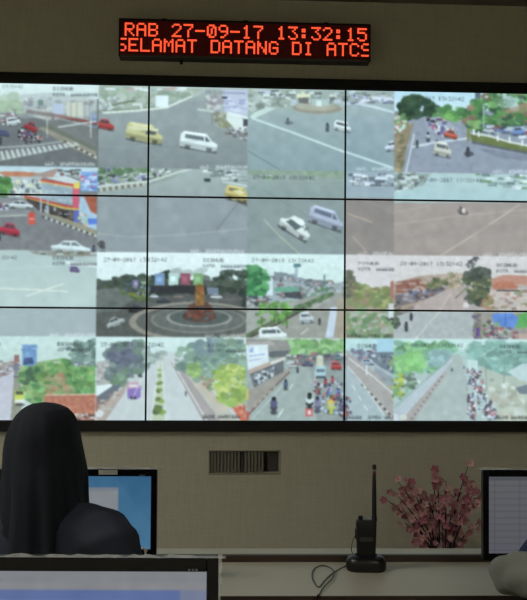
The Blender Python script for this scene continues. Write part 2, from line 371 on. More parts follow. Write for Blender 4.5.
P.car(451, 134, 14, 9, (226, 96, 66), .2); P.bike(428, 137, 10, (176, 186, 190), (60, 60, 66)); P.bike(417, 144, 8, (70, 76, 74), (80, 84, 84)); P.bike(437, 143, 6, (50, 52, 60))
P.car(443, 149.5, 18, 15, (214, 208, 190), .16, True, (76, 84, 90)); P.bike(468, 152, 10, (66, 66, 78), (58, 60, 66)); P.ell(469, 154, 5, 2.6, (62, 64, 70), .8)
P.rect(475, 92, 481, 110, (96, 110, 120)); P.blobs([(466, 112), (474, 100), (492, 93), (540, 93), (540, 128), (480, 130), (464, 124)], [(72, 122, 64), (92, 152, 74), (56, 92, 60), (120, 176, 92), (60, 100, 72), (150, 110, 90)], 230, 4.6)
P.blobs([(480, 94), (540, 93), (540, 106), (500, 108)], [(176, 205, 196), (205, 222, 214), (110, 150, 100)], 26, 4); P.poly([(510, 108), (530, 102), (540, 104), (540, 112), (512, 112)], (176, 140, 112), .6)
P.bits([(482, 124), (540, 128), (540, 140), (484, 132)], [(186, 196, 204), (70, 78, 90), (150, 60, 56), (112, 130, 176), (226, 232, 236), (90, 96, 104)], 50, 7, 3.4); P.car(519, 131, 14, 9, (120, 146, 206), -.1); P.car(489, 130, 12, 6, (205, 210, 212), .1)
P.line([(472, 133), (490, 136), (510, 142), (540, 148)], 2, (222, 222, 206)); P.poly([(470, 134), (490, 137), (510, 143), (540, 149), (540, 154), (505, 148), (472, 141)], (112, 122, 66)); P.line([(472, 142), (505, 149), (540, 155)], 2.6, (86, 88, 92), .8)
for x, y in ((474, 129), (479, 131), (498, 135), (510, 137), (523, 140), (536, 142)): P.rect(x-.9, y, x+1, y+6, (235, 235, 228))
P.rect(467, 128, 470, 141, (130, 130, 70)); P.line([(484, 105), (484, 128)], 1, (150, 190, 170)); P.poly([(476, 148), (540, 156), (540, 162), (500, 158)], (120, 124, 138), .6)
stamp(402, 95.5); foot(494, 169.5); P.noise(5, 8)

# --- row 2
win(1, 0, (122, 122, 124))
P.grad(-60, 164, 100, 176, (186, 212, 226), (200, 214, 220), 5)
P.poly([(-5, 172), (22, 172), (46, 174), (60, 169), (54, 176), (36, 181), (8, 178)], (198, 118, 84)); P.poly([(30, 176), (56, 169), (62, 170), (40, 181)], (168, 140, 132))
P.rect(8, 177, 42, 198, (176, 184, 186)); P.bits([(10, 180), (40, 180), (44, 194), (12, 196)], [(90, 100, 108), (214, 220, 218), (140, 150, 150), (220, 216, 180)], 50, 4, 3.4); P.blobs([(-8, 176), (8, 176), (11, 186), (6, 194), (-8, 193)], [(88, 150, 70), (66, 112, 58), (108, 170, 84)], 60, 3.4)
P.bits([(55, 170), (82, 170), (84, 178), (60, 178)], [(110, 70, 66), (80, 86, 80), (180, 186, 190)], 20, 5, 2.2)
P.poly([(42, 180), (78, 186), (80, 206), (42, 199)], (150, 168, 180)); P.poly([(45, 178), (66, 176), (80, 182), (80, 187)], (205, 212, 214)); P.bits([(44, 184), (74, 188), (72, 203), (44, 197)], [(164, 182, 192), (140, 156, 168), (190, 196, 190)], 26, 7, 2)
P.line([(41, 180.5), (78, 186.5)], 2.4, (214, 76, 56)); P.line([(41, 182.6), (76, 188.4)], 1, (232, 190, 90)); P.line([(24, 195.5), (44, 200), (64, 205), (80, 208.6)], 2, (212, 66, 56)); P.line([(24, 197.5), (44, 202), (64, 207.4), (80, 209)], 1.7, (226, 190, 70))
P.poly([(24, 197), (46, 203), (64, 209), (78, 211), (76, 222), (60, 220), (40, 212)], (70, 62, 58)); P.bits([(40, 205), (74, 212), (72, 219), (44, 211)], [(40, 36, 40), (110, 100, 96), (176, 180, 180), (90, 76, 60)], 30, 3, 3)
for x in (40, 47): P.rect(x, 198, x+1.8, 216, (166, 178, 196))
P.rect(73, 185, 79.5, 207, (222, 84, 108)); P.rect(74, 183, 80, 189, (236, 206, 80)); P.rect(81, 172, 98, 192, (120, 160, 222)); P.bits([(82, 174), (97, 174), (97, 191), (82, 191)], [(226, 232, 240), (214, 80, 110), (90, 130, 210), (190, 210, 236)], 26, 5, 2.2)
P.poly([(80, 196), (97, 196), (97, 232), (84, 226), (79, 212)], (166, 196, 216)); P.poly([(84, 195), (97, 196), (97, 214), (91, 211)], (176, 86, 62)); P.rect(74, 210, 78.5, 222, (84, 96, 196)); P.rect(88, 218, 97, 224, (80, 120, 220)); P.blobs([(79, 212), (88, 214), (88, 226), (79, 220)], [(214, 150, 110), (150, 190, 120), (206, 206, 206)], 12, 2)
P.poly([(-8, 196), (24, 198), (44, 214), (97, 236), (97, 260), (-8, 260)], (124, 124, 126)); P.poly([(-8, 196), (24, 200), (34, 216), (-8, 217)], (138, 138, 140)); P.line([(-8, 216), (26, 214.6)], 2, (176, 184, 172), .8)
P.poly([(32, 210), (44, 214), (97, 236), (97, 230), (60, 216)], (152, 146, 120)); P.curb((42, 216), (97, 236), 2.2, 20)
P.car(20, 204, 26, 8.4, (222, 230, 230), .02); P.bits([(-4, 202), (10, 204), (10, 210), (-4, 209)], CROWD, 18, 4, 2); P.rect(28, 213, 35, 224, (224, 78, 60)); P.ell(31.5, 213, 2.2, 1.8, (224, 78, 60)); P.rect(29, 217.6, 34, 219.4, (240, 200, 190), .6)
P.car(9.5, 229, 21, 13, (196, 44, 66), .16); P.car(71, 247, 40, 13, (226, 240, 238), .06, False, (110, 126, 130)); P.bike(-1, 236, 9); P.bike(94, 249, 8); P.line([(-8, 251), (60, 252.5)], 3, (196, 204, 200), .8)
P.noise(5, 8)

win(1, 1, (150, 157, 157))
P.grad(95, 165, 250, 196, (170, 180, 178), (156, 164, 162), 8); P.grad(95, 196, 250, 256, (150, 158, 160), (148, 154, 158), 8)
P.poly([(97, 168), (186, 170), (170, 180), (146, 187), (97, 193)], (150, 158, 150)); P.bits([(97, 169), (182, 170), (160, 180), (97, 186)], [(226, 232, 236), (70, 70, 80), (110, 140, 100), (180, 180, 190), (60, 80, 70), (205, 210, 205), (120, 120, 170)], 120, 5, 3)
P.blobs([(97, 168), (150, 168), (150, 172), (97, 173)], [(76, 110, 70), (100, 130, 90)], 20, 4); P.curb((97, 191), (146, 184.5), 3.6, 16, (196, 196, 180), (112, 106, 96)); P.line([(97, 187.5), (148, 182), (178, 172.5), (192, 169)], 2.2, (206, 212, 202))
P.bits([(204, 170), (248, 171), (248, 184), (226, 180), (206, 175)], [(226, 232, 234), (76, 84, 92), (170, 180, 176), (120, 130, 128)], 34, 7, 2.4); P.rect(204, 179, 210, 182.5, (50, 70, 66)); P.line([(222, 182), (248, 187)], 2.4, (196, 205, 200))
P.car(238, 194, 26, 14, (214, 192, 110), .18, True, (110, 100, 76)); P.poly([(232, 191), (240, 190), (246, 193), (240, 196)], (236, 222, 160)); P.poly([(236, 198), (249, 203), (249, 207), (238, 202)], (70, 66, 60), .8)
P.line([(97, 233), (130, 237), (190, 234), (248, 228)], 1.3, (170, 176, 170), .8); P.line([(140, 241), (176, 252)], 1.1, (160, 166, 162), .6); P.line([(238, 202), (216, 230)], 1.2, (110, 112, 112), .5); P.line([(97, 201), (248, 204)], 1, (150, 154, 152), .5)
P.blobs([(97, 236), (104, 240), (104, 254), (97, 254)], [(70, 66, 66), (92, 92, 94)], 10, 3); foot(190, 249, n=13); P.noise(4, 14)

win(1, 2, (138, 150, 146))
P.grad(246, 165, 396, 200, (156, 170, 162), (140, 154, 152), 8); P.rect(246, 198, 347, 260, (140, 152, 150)); P.poly([(246, 168), (346, 170), (346, 180), (300, 175), (246, 175)], (138, 156, 132), .7); P.blobs([(260, 170), (346, 172), (346, 178), (280, 175)], [(136, 158, 126), (150, 168, 142)], 26, 3, .5)
P.rect(345, 170, 396, 200, (158, 172, 178)); P.rect(345, 198.5, 396, 260, (150, 146, 142)); P.bits([(350, 174), (394, 175), (394, 186), (352, 186)], [(226, 232, 238), (96, 104, 116), (170, 176, 190), (236, 240, 240)], 40, 7, 2.6)
P.line([(264, 219), (280, 236), (300, 254)], 1.4, (186, 190, 160), .8); P.line([(262, 190), (300, 210), (346, 245)], 1, (120, 130, 128), .5); P.line([(246, 236), (300, 248)], 1, (150, 160, 156), .5); P.line([(347, 213), (372, 222)], 1.4, (196, 180, 160), .9); P.line([(352, 236), (368, 254)], 1.4, (196, 176, 160), .8); P.line([(358, 196), (396, 214)], 1, (170, 166, 160), .6)
P.car(296, 226, 34, 19, (234, 240, 234), .5, False, (96, 110, 112)); P.poly([(286, 221), (292, 219), (302, 227), (296, 230)], (90, 104, 108)); P.poly([(290, 217.5), (297, 216.5), (306, 223), (302, 226)], (240, 246, 240)); P.poly([(304, 229), (309, 226.5), (310, 228), (305, 231)], (100, 110, 112), .7)
P.car(327, 217.5, 36, 19, (178, 186, 206), .3, True, (90, 98, 118)); P.rect(266, 176, 273, 180.5, (220, 228, 220)); P.ell(270, 178.5, 5, 2, (120, 150, 110), .8)
stamp(253, 175.5, .015); place(352, 177.5); foot(357, 251.5); P.noise(4, 12)

win(1, 3, (176, 200, 198))
P.grad(390, 170, 540, 203, (184, 205, 200), (176, 204, 202), 6); P.rect(390, 202, 540, 265, (172, 164, 158)); P.poly([(394, 174), (430, 174), (424, 186), (394, 192)], (156, 168, 162)); P.bits([(394, 174), (422, 175), (418, 188), (394, 192)], [(90, 100, 104), (214, 222, 214), (150, 160, 150), (120, 124, 110)], 40, 6, 3); P.bits([(478, 174), (540, 176), (540, 190), (484, 186)], [(205, 222, 216), (110, 130, 124), (150, 166, 160), (236, 244, 240), (120, 150, 110)], 44, 9, 2.6)
P.line([(440, 256), (478, 232), (520, 204)], 1.6, (206, 196, 182), .9); P.line([(394, 224), (460, 215), (540, 208)], 1.2, (196, 188, 180), .7); P.line([(394, 212), (430, 205)], 1, (196, 188, 180), .6); P.poly([(394, 240), (450, 226), (540, 222), (540, 230), (440, 238)], (166, 156, 152), .5); P.line([(524, 256), (540, 246)], 1.4, (200, 190, 180), .7)
P.ell(463, 211.5, 6, 3, (110, 104, 100), .8, .3); P.bike(461, 210, 8, (120, 112, 108), (110, 104, 100)); P.rect(462, 208, 465.5, 212.5, (236, 236, 232))
stamp(420, 178.5, .01, INK, .6); foot(484, 252.5); P.noise(4, 12)

# --- row 3
win(2, 0, (186, 202, 196))
P.grad(-60, 252, 100, 306, (182, 198, 194), (192, 208, 200), 8); P.rect(-60, 307.5, 100, 345, (168, 180, 182)); P.poly([(26, 250), (98, 250), (98, 256), (60, 257), (34, 254)], (150, 152, 140)); P.bits([(34, 250), (97, 250), (97, 255), (40, 254)], [(96, 106, 90), (205, 214, 220), (120, 130, 100), (150, 120, 110)], 34, 6, 2)
P.poly([(66, 261), (98, 264), (98, 268), (66, 264)], (226, 234, 230)); P.car(75, 269.5, 10, 6, (122, 96, 150), .05, True); P.line([(-8, 288.5), (30, 290), (68, 292)], 1.6, (222, 230, 214)); P.line([(25, 297), (64, 284)], 1.6, (222, 230, 214)); P.line([(-8, 270), (60, 266)], 1.2, (200, 214, 210), .6); P.line([(-8, 282), (40, 276)], 1, (200, 214, 210), .5); P.line([(-8, 318), (40, 311)], 1, (180, 192, 192), .6)
P.text(1, 256, '32:42', 3.4, INK, .7, 3.2); place(53, 256.3); foot(50, 332.4, n=12); P.noise(3, 14)

win(2, 1, (86, 88, 84))
P.grad(95, 250, 250, 280, (238, 248, 244), (226, 240, 236), 6); P.blobs([(97, 281), (112, 278), (140, 276), (172, 274), (215, 273), (248, 270), (248, 300), (97, 298)], [(52, 66, 54), (62, 80, 62), (46, 56, 50), (80, 92, 78)], 230, 4.4); P.blobs([(165, 273), (205, 271), (200, 275)], [(196, 206, 200), (176, 188, 182)], 14, 5)
P.poly([(97, 292), (124, 288), (140, 298), (170, 296), (248, 294), (248, 345), (97, 345)], (84, 86, 82)); P.poly([(97, 290), (118, 288), (134, 300), (120, 310), (97, 312)], (102, 108, 102)); P.blobs([(122, 292), (146, 290), (150, 300), (134, 301)], [(120, 130, 60), (76, 96, 56), (150, 150, 90)], 40, 3)
P.rect(133, 280, 139, 291, (120, 110, 150)); P.rect(141, 282, 147, 289, (150, 180, 130)); P.bits([(124, 282), (150, 282), (150, 296), (126, 294)], [(70, 96, 130), (180, 180, 180), (60, 70, 70)], 20, 3, 3)
for x, c in ((154, (120, 150, 190)), (168, (190, 216, 206)), (180, (150, 76, 92)), (193, (126, 170, 110))): P.rect(x, 273.5, x+10, 285.5, c); P.rect(x+2, 277, x+7, 282, [min(255, v*1.2) for v in c])
P.rect(150, 286, 206, 294, (44, 46, 48)); P.rect(207, 288, 218, 295, (118, 130, 150))
P.car(153.5, 296.5, 9, 4.4, (214, 220, 222)); P.car(178, 297, 10, 4.4, (150, 130, 118)); P.car(216, 297, 12, 5, (222, 228, 228)); P.car(163, 301.5, 14, 6, (52, 56, 62)); P.car(137, 309, 16, 7, (40, 42, 46)); P.line([(150, 305), (246, 299)], 1, (120, 122, 116), .6)
P.ell(197, 322, 67, 19.5, (146, 138, 124)); P.ell(197, 321.5, 60, 16.6, (92, 94, 90)); P.ell(198, 319.5, 48, 13.5, (126, 126, 118)); P.ell(198, 319, 45, 12.2, (100, 104, 100)); P.ell(199, 317.5, 33, 9.2, (150, 150, 140)); P.ell(199, 317, 30, 8, (84, 92, 90)); P.ell(199, 315.5, 17, 6, (74, 60, 54))
P.poly([(182, 317), (188, 306), (193, 303), (207, 303), (211, 307), (217, 317), (208, 321), (190, 321)], (92, 62, 52)); P.bits([(186, 308), (212, 308), (214, 319), (186, 319)], [(140, 66, 52), (70, 66, 60), (90, 100, 96), (112, 56, 46)], 40, 4, 2.6); P.rect(195, 286, 204, 306, (150, 104, 52)); P.bits([(195, 287), (204, 287), (204, 304), (195, 304)], [(186, 130, 56), (120, 80, 44), (160, 90, 50)], 14, 3, 4); P.ell(199, 286.5, 4, 2, (130, 90, 40))
P.car(115.5, 321.5, 19, 10, (176, 182, 178), -.4, False, (66, 70, 72)); P.blobs([(238, 290), (248, 288), (248, 310), (242, 306)], [(40, 52, 46), (62, 70, 60)], 12, 3)
stamp(104, 258, .0); place(203, 258.5); foot(205, 333.5, (206, 206, 196)); P.noise(5, 7)

win(2, 2, (150, 152, 144))
P.grad(246, 250, 396, 285, (226, 244, 238), (214, 234, 226), 6); P.rect(345, 250, 396, 312, (226, 230, 232))
P.poly([(268, 276), (296, 274), (300, 281), (330, 284), (346, 282), (346, 296), (270, 304)], (166, 176, 178)); P.poly([(274, 272), (286, 273), (300, 279), (330, 281), (326, 286), (274, 281)], (130, 140, 148)); P.bits([(272, 276), (340, 282), (340, 296), (276, 298)], [(110, 110, 116), (150, 160, 166), (190, 196, 200), (150, 120, 116), (92, 96, 100)], 110, 4, 2.8); P.poly([(274, 288), (296, 287), (300, 292), (274, 292)], (104, 170, 140)); P.poly([(284, 293), (300, 292), (304, 300), (286, 298)], (70, 74, 80))
P.rect(265, 278, 273, 296, (214, 226, 230)); P.blobs([(246, 267), (258, 268), (268, 276), (266, 288), (262, 296), (246, 296)], [(52, 122, 72), (70, 148, 84), (42, 96, 60), (90, 168, 100)], 130, 4.2); P.bits([(247, 296), (272, 298), (270, 304), (247, 308)], [(70, 74, 90), (150, 110, 110), (60, 60, 66), (190, 196, 200)], 40, 4.5, 2.4)
P.line([(297, 266), (296, 280)], 3.4, (150, 172, 184), .8); P.rect(294, 264, 301, 267.5, (90, 130, 140)); P.line([(325, 275), (325, 292)], 1.6, (110, 124, 124)); P.blobs([(323, 282), (328, 282), (329, 291), (322, 291)], [(90, 110, 96)], 8, 1.8); P.blobs([(300, 288), (340, 288), (330, 296), (306, 300)], [(160, 170, 168), (120, 126, 124), (96, 136, 100), (190, 200, 198)], 50, 3)
P.poly([(246, 312), (300, 300), (330, 293), (346, 293), (346, 345), (246, 345)], (158, 156, 146)); P.poly([(246, 312), (275, 304), (296, 302), (300, 306), (246, 336)], (166, 166, 158)); P.line([(246, 336), (280, 318), (304, 306), (334, 294)], 4.2, (92, 110, 76)); P.line([(246, 339), (282, 321), (308, 307)], 2, (76, 70, 64)); P.blobs([(294, 308), (332, 292), (336, 296), (300, 312)], [(110, 144, 96), (84, 116, 76)], 30, 2.2)
for x in (262, 275, 287): P.blobs([(x-5, 304), (x+4, 302), (x+4, 318), (x-1, 326), (x-5, 320)], [(108, 168, 74), (130, 188, 92), (84, 136, 66)], 34, 2.4); P.line([(x, 316), (x, 328)], 1, (80, 80, 60))
P.car(307, 317, 14, 12, (206, 212, 216), -.1, True, (84, 92, 100)); P.bike(320, 321, 7, (60, 60, 66), (76, 76, 78)); P.poly([(331, 308), (338, 308), (334, 337), (326, 337)], (206, 214, 232)); P.line([(301, 334), (309, 328)], 1.1, (216, 216, 206)); P.line([(312, 309), (330, 300)], 1, (205, 205, 200), .6); P.poly([(338, 300), (346, 298), (346, 340), (336, 340)], (172, 156, 136)); P.car(273, 334, 28, 16, (234, 240, 240), -.08, True, (70, 80, 84))
P.rect(345, 296, 396, 345, (156, 158, 130)); P.poly([(345, 270), (350, 272), (356, 282), (370, 288), (384, 290), (396, 287), (396, 345), (345, 345)], (140, 152, 108)); P.blobs([(346, 270), (350, 271), (355, 280), (352, 296), (346, 298)], [(92, 100, 88), (116, 120, 100), (130, 130, 96)], 34, 3); P.blobs([(352, 284), (372, 288), (394, 289), (394, 308), (356, 308)], [(150, 166, 96), (120, 146, 90), (172, 180, 120), (150, 130, 110), (132, 160, 100)], 110, 3.6)
P.blobs([(346, 309), (394, 309), (394, 338), (346, 338)], [(120, 160, 110), (150, 170, 140), (176, 160, 140), (96, 136, 90), (190, 190, 180)], 120, 3.4); P.poly([(390, 282), (396, 280), (396, 302), (390, 298)], (186, 120, 110)); P.rect(388, 304, 396, 320, (214, 220, 226)); P.bits([(386, 318), (394, 318), (394, 324)], [(60, 56, 56)], 8, 4, 2); P.line([(394, 275), (394, 290)], 1, (90, 80, 80))
stamp(252, 258.5, .01); place(358, 262, INK, .01, 3.2); P.text(347, 333.5, '##@@  %%&# @&%', 3.4, INK, .85, 3.3); P.noise(5, 7)

win(2, 3, (186, 180, 178))
P.grad(390, 254, 540, 285, (228, 232, 232), (222, 224, 222), 6); P.poly([(394, 283), (420, 276), (450, 276), (460, 284), (460, 300), (394, 314)], (176, 160, 142)); P.poly([(396, 282), (420, 279), (426, 287), (424, 293), (396, 293)], (156, 104, 90)); P.poly([(420, 276), (446, 274), (452, 278), (430, 282)], (190, 176, 162)); P.bits([(396, 284), (424, 282), (424, 292), (398, 292)], [(170, 118, 100), (140, 92, 82), (196, 180, 166)], 34, 6, 1.6)
P.blobs([(426, 286), (436, 278), (452, 280), (444, 288), (428, 294)], [(112, 124, 84), (140, 146, 100), (90, 104, 76)], 50, 3); P.rect(402.5, 294, 413, 302, (236, 238, 238)); P.poly([(394, 296), (414, 293), (444, 287), (446, 291), (424, 300), (396, 308)], (100, 100, 116), .75); P.bits([(396, 293), (446, 286), (440, 293), (412, 304)], [(90, 84, 90), (150, 120, 110), (180, 180, 190), (120, 130, 170)], 40, 4, 2.4); P.blobs([(450, 274), (462, 274), (462, 290), (448, 290)], [(170, 168, 130), (150, 150, 116), (196, 180, 160)], 30, 3)
P.poly([(446, 290), (458, 288), (462, 300), (478, 345), (394, 345), (394, 316)], (190, 178, 174)); P.rect(390, 311.5, 476, 345, (176, 182, 182), .8); P.line([(414, 340), (442, 308), (452, 292)], 1.3, (214, 206, 196), .9); P.line([(455, 299), (468, 287)], 2, (120, 126, 90), .7); P.blobs([(394, 300), (400, 300), (400, 324), (394, 328)], [(90, 120, 80), (70, 76, 70)], 16, 3); P.line([(394, 315), (414, 308)], 3, (130, 116, 112), .7)
P.blobs([(463, 276), (472, 270), (484, 268), (491, 276), (489, 300), (480, 306), (466, 300), (470, 288)], [(108, 122, 84), (84, 100, 76), (140, 148, 100), (70, 84, 70)], 130, 3.8); P.blobs([(464, 275), (474, 268), (486, 270), (490, 276), (476, 280)], [(70, 82, 78), (90, 100, 92)], 34, 3.4); P.blobs([(464, 268), (472, 258), (478, 257), (478, 264), (470, 270)], [(84, 92, 100), (110, 118, 124)], 12, 2.4)
P.poly([(492, 279), (504, 275), (527, 276), (540, 277), (540, 286), (492, 284)], (206, 150, 130)); P.poly([(492, 285), (502, 281), (514, 282), (520, 289), (494, 290)], (198, 126, 100)); P.poly([(490, 290), (540, 290), (540, 312), (490, 312)], (206, 196, 188)); P.bits([(490, 291), (540, 286), (540, 310), (490, 310)], [(226, 220, 214), (186, 150, 136), (150, 130, 120), (206, 206, 200), (140, 160, 120)], 60, 6, 2.4); P.line([(497, 291), (520, 291)], 1.3, (84, 78, 78)); P.blobs([(484, 296), (492, 296), (494, 310), (482, 310)], [(176, 130, 100), (150, 150, 100)], 24, 2.6)
P.rect(474, 312, 482, 345, (140, 132, 112)); P.blobs([(474, 312), (484, 312), (484, 340), (474, 340)], [(120, 124, 90), (150, 140, 120), (112, 90, 130)], 34, 2.4); P.rect(482, 312, 540, 345, (160, 150, 140)); P.poly([(492, 313), (512, 312), (522, 319), (512, 330), (494, 323)], (92, 136, 220)); P.line([(506, 312), (506, 326)], 1, (70, 100, 170)); P.poly([(520, 312), (540, 312), (540, 326), (516, 328)], (96, 176, 92)); P.blobs([(484, 316), (494, 322), (516, 330), (520, 340), (484, 340)], [(200, 206, 210), (96, 80, 110), (130, 170, 100), (170, 90, 90), (80, 70, 80)], 60, 2.2); P.rect(515, 333, 540, 345, (220, 170, 160), .6); P.rect(476, 327, 480, 336, (96, 70, 140))
P.bike(406, 326, 10, (70, 70, 80)); P.bike(411, 316, 8, (60, 60, 70)); P.ell(466, 306, 3, 3, (226, 226, 226)); stamp(400, 262, .005); place(497, 263.5); P.noise(6, 6)

# --- row 4
win(3, 0, (196, 214, 206))
P.grad(-60, 336, 100, 370, (206, 228, 222), (196, 216, 206), 6); P.rect(22, 344.5, 37, 366, (116, 158, 206)); P.poly([(24, 358), (32, 357), (34, 364), (23, 365)], (60, 80, 130)); P.bits([(23, 346), (36, 346), (36, 357), (23, 357)], [(140, 180, 220), (96, 140, 196)], 14, 4, 2.4); P.rect(24, 366, 35, 370, (110, 120, 116))
P.poly([(-8, 366), (20, 362), (24, 372), (12, 380), (-8, 384)], (176, 170, 172)); P.bits([(-4, 362), (20, 358), (20, 374), (-4, 378)], [(150, 110, 110), (110, 110, 130), (206, 206, 210), (170, 150, 140)], 44, 4.5, 3); P.rect(14, 355, 19, 362, (150, 100, 100)); P.poly([(-8, 381), (14, 372), (20, 376), (14, 424), (-8, 424)], (200, 196, 208)); P.poly([(14, 376), (20, 374), (22, 424), (10, 424)], (150, 146, 130))
P.poly([(38, 362), (64, 358), (97, 366), (97, 398), (30, 404), (20, 380)], (140, 166, 106)); P.blobs([(18, 370), (38, 366), (64, 360), (97, 364), (97, 394), (44, 396), (34, 410), (22, 396)], [(96, 156, 88), (76, 126, 72), (126, 184, 106), (150, 176, 112), (110, 150, 80)], 260, 4); P.blobs([(44, 378), (64, 374), (72, 392), (46, 394)], [(166, 150, 110), (150, 160, 110), (180, 130, 96)], 40, 3); P.blobs([(20, 372), (38, 368), (40, 382), (24, 384)], [(70, 104, 76), (90, 132, 84)], 30, 3)
P.blobs([(68, 346), (84, 338), (98, 338), (98, 364), (74, 366)], [(110, 140, 128), (90, 116, 110), (140, 166, 156)], 60, 4); P.bits([(50, 362), (96, 362), (92, 368)], [(196, 206, 216), (120, 130, 130)], 16, 5, 2.2)
P.poly([(45, 396), (97, 394.5), (97, 424), (45, 424)], (196, 116, 90)); P.line([(45, 395.5), (98, 394.5)], 1.4, (222, 186, 160))
for i in range(9): P.line([(52+i*6, 396), (58+i*8, 424)], .9, (168, 92, 74), .7)
P.bits([(50, 398), (96, 398), (94, 416), (56, 416)], [(212, 136, 108), (180, 100, 78)], 30, 4, 2); P.bits([(76, 414), (97, 414), (97, 421), (76, 421)], [(226, 226, 222), (80, 70, 70), (176, 150, 140)], 24, 4, 2.4)
P.rect(14.5, 391, 24, 404, (205, 216, 84)); P.rect(15.5, 391.5, 23, 395, (80, 90, 70)); P.rect(15, 400, 24, 404, (230, 230, 220)); P.ell(19.5, 405, 5, 1.6, (60, 60, 60), .7); P.car(15.5, 375, 5, 5, (150, 150, 160)); P.text(-2, 342, '2', 3.4, INK, .8); P.text(58, 342, 'DISHUB', 3.5, INK, .9, 3.4); P.text(58, 347.5, 'KOTA ##@@%%&', 3.4, INK, .9, 2.8); P.noise(5, 7)

win(3, 1, (206, 218, 216))
P.grad(95, 336, 250, 366, (216, 236, 232), (206, 222, 218), 6); P.poly([(97, 366), (150, 356), (172, 352), (196, 358), (248, 424), (97, 424)], (204, 208, 208)); P.poly([(97, 362), (120, 358), (126, 380), (97, 398)], (180, 176, 172)); P.bits([(97, 362), (110, 360), (112, 382), (97, 384)], [(206, 196, 196), (170, 150, 150), (150, 156, 150)], 26, 5, 3)
P.blobs([(107, 352), (118, 343), (140, 342), (148, 352), (148, 366), (136, 374), (124, 386), (110, 384), (108, 366)], [(112, 122, 132), (96, 110, 116), (130, 146, 142), (104, 130, 110)], 190, 4.6); P.blobs([(110, 356), (130, 350), (140, 360), (120, 366)], [(104, 108, 130), (96, 100, 120)], 34, 4); P.blobs([(112, 374), (128, 370), (124, 388), (110, 388)], [(130, 160, 130), (112, 140, 112)], 40, 3); P.blobs([(146, 350), (164, 352), (158, 364), (146, 366)], [(140, 156, 150), (166, 180, 172)], 26, 3.4)
P.poly([(97, 386), (112, 384), (113, 386), (97, 398)], (232, 242, 240)); P.poly([(97, 397), (113, 386), (122, 384), (118, 392), (97, 410)], (106, 112, 122)); P.poly([(97, 410), (118, 392), (128, 384), (126, 392), (104, 424), (97, 424)], (186, 166, 156)); P.bits([(98, 404), (124, 388), (112, 410), (98, 418)], [(206, 190, 180), (160, 130, 120), (176, 186, 176)], 24, 4, 2); P.ell(100, 414, 4, 4, (220, 220, 216)); P.rect(96, 396, 98, 412, (176, 110, 96))
P.poly([(128, 388), (142, 386), (141, 398), (137, 400), (128, 399)], (140, 110, 190)); P.poly([(128, 383), (139, 382), (141, 388), (128, 389)], (206, 160, 180)); P.rect(130, 385, 138, 387.5, (232, 220, 226)); P.rect(131, 397, 137, 400, (60, 56, 80)); P.car(141, 375.5, 5, 4, (76, 84, 90)); P.line([(147, 368), (122, 424)], .9, (226, 230, 228), .6)
P.poly([(159, 362), (161, 362), (164, 424), (151, 424)], (196, 206, 170)); P.line([(159, 360), (150, 424)], .9, (230, 234, 224)); P.line([(161, 360), (166, 424)], .9, (230, 234, 224))
for y, r in ((370, 1), (376, 1.3), (383, 1.6), (391, 2), (400, 2.5), (411, 3.4)): P.blobs([(159-r, y-r), (159+r, y-r), (159+r, y+r), (158-r, y+r)], [(110, 140, 70), (84, 100, 62), (150, 180, 90)], 10, r)
P.poly([(170, 362), (178, 364), (222, 424), (204, 424)], (172, 160, 158)); P.line([(172, 362), (208, 424)], 1.2, (226, 224, 220)); P.poly([(178, 364), (192, 368), (240, 424), (222, 424)], (196, 190, 176)); P.poly([(190, 380), (206, 388), (232, 410), (220, 412)], (206, 186, 166), .7)
P.blobs([(174, 356), (180, 348), (196, 342), (212, 340), (248, 340), (248, 384), (214, 380), (196, 380), (180, 368)], [(126, 156, 140), (140, 170, 146), (112, 140, 130), (156, 184, 160)], 210, 4.6); P.blobs([(196, 342), (212, 338), (214, 352), (200, 356)], [(120, 140, 150), (136, 156, 160)], 30, 4); P.blobs([(186, 364), (198, 362), (200, 378), (192, 378)], [(166, 196, 112), (140, 176, 104)], 40, 3.4); P.blobs([(214, 372), (226, 364), (246, 368), (247, 402), (232, 408), (220, 402)], [(186, 206, 96), (160, 190, 84), (206, 216, 120), (140, 172, 84)], 120, 4.2); P.blobs([(200, 378), (212, 378), (212, 390), (204, 388)], [(130, 150, 110), (180, 140, 116)], 20, 2.6)
P.poly([(232, 408), (247, 406), (247, 422), (240, 421)], (222, 110, 84)); P.bits([(234, 406), (247, 406), (247, 420)], [(230, 150, 120), (200, 90, 70), (226, 210, 190)], 14, 3, 3); P.bike(185.5, 394, 5, (90, 90, 96), (110, 110, 114)); stamp(101, 342.5, .005); place(208, 343.5, INK, .005); P.text(202, 415.5, '@#%& ##&%@@#', 3.6, INK, .9, 3.2); P.noise(4, 9)

win(3, 2, (160, 172, 166))
P.grad(246, 336, 346, 350, (196, 206, 190), (150, 190, 130), 4); P.blobs([(284, 341), (346, 340), (346, 356), (300, 356), (286, 350)], [(126, 184, 104), (146, 200, 124), (110, 160, 96), (166, 206, 150)], 120, 4.4); P.poly([(246, 338), (288, 340), (292, 352), (270, 356), (246, 344)], (150, 146, 140)); P.poly([(262, 352), (290, 350), (288, 356), (272, 358)], (100, 104, 108)); P.poly([(246, 342), (270, 340), (276, 345), (250, 347)], (176, 166, 160))
P.poly([(286, 355), (346, 354), (346, 366), (290, 368)], (116, 122, 120)); P.bits([(286, 354), (346, 353), (346, 366), (292, 367)], [(206, 212, 212), (76, 80, 96), (110, 110, 120), (150, 160, 150), (170, 110, 110)], 60, 5, 2.6); P.poly([(288, 366), (346, 364), (346, 424), (246, 424), (250, 416), (284, 380)], (162, 174, 168)); P.poly([(310, 362), (346, 360), (346, 424), (318, 424)], (140, 146, 146), .6)
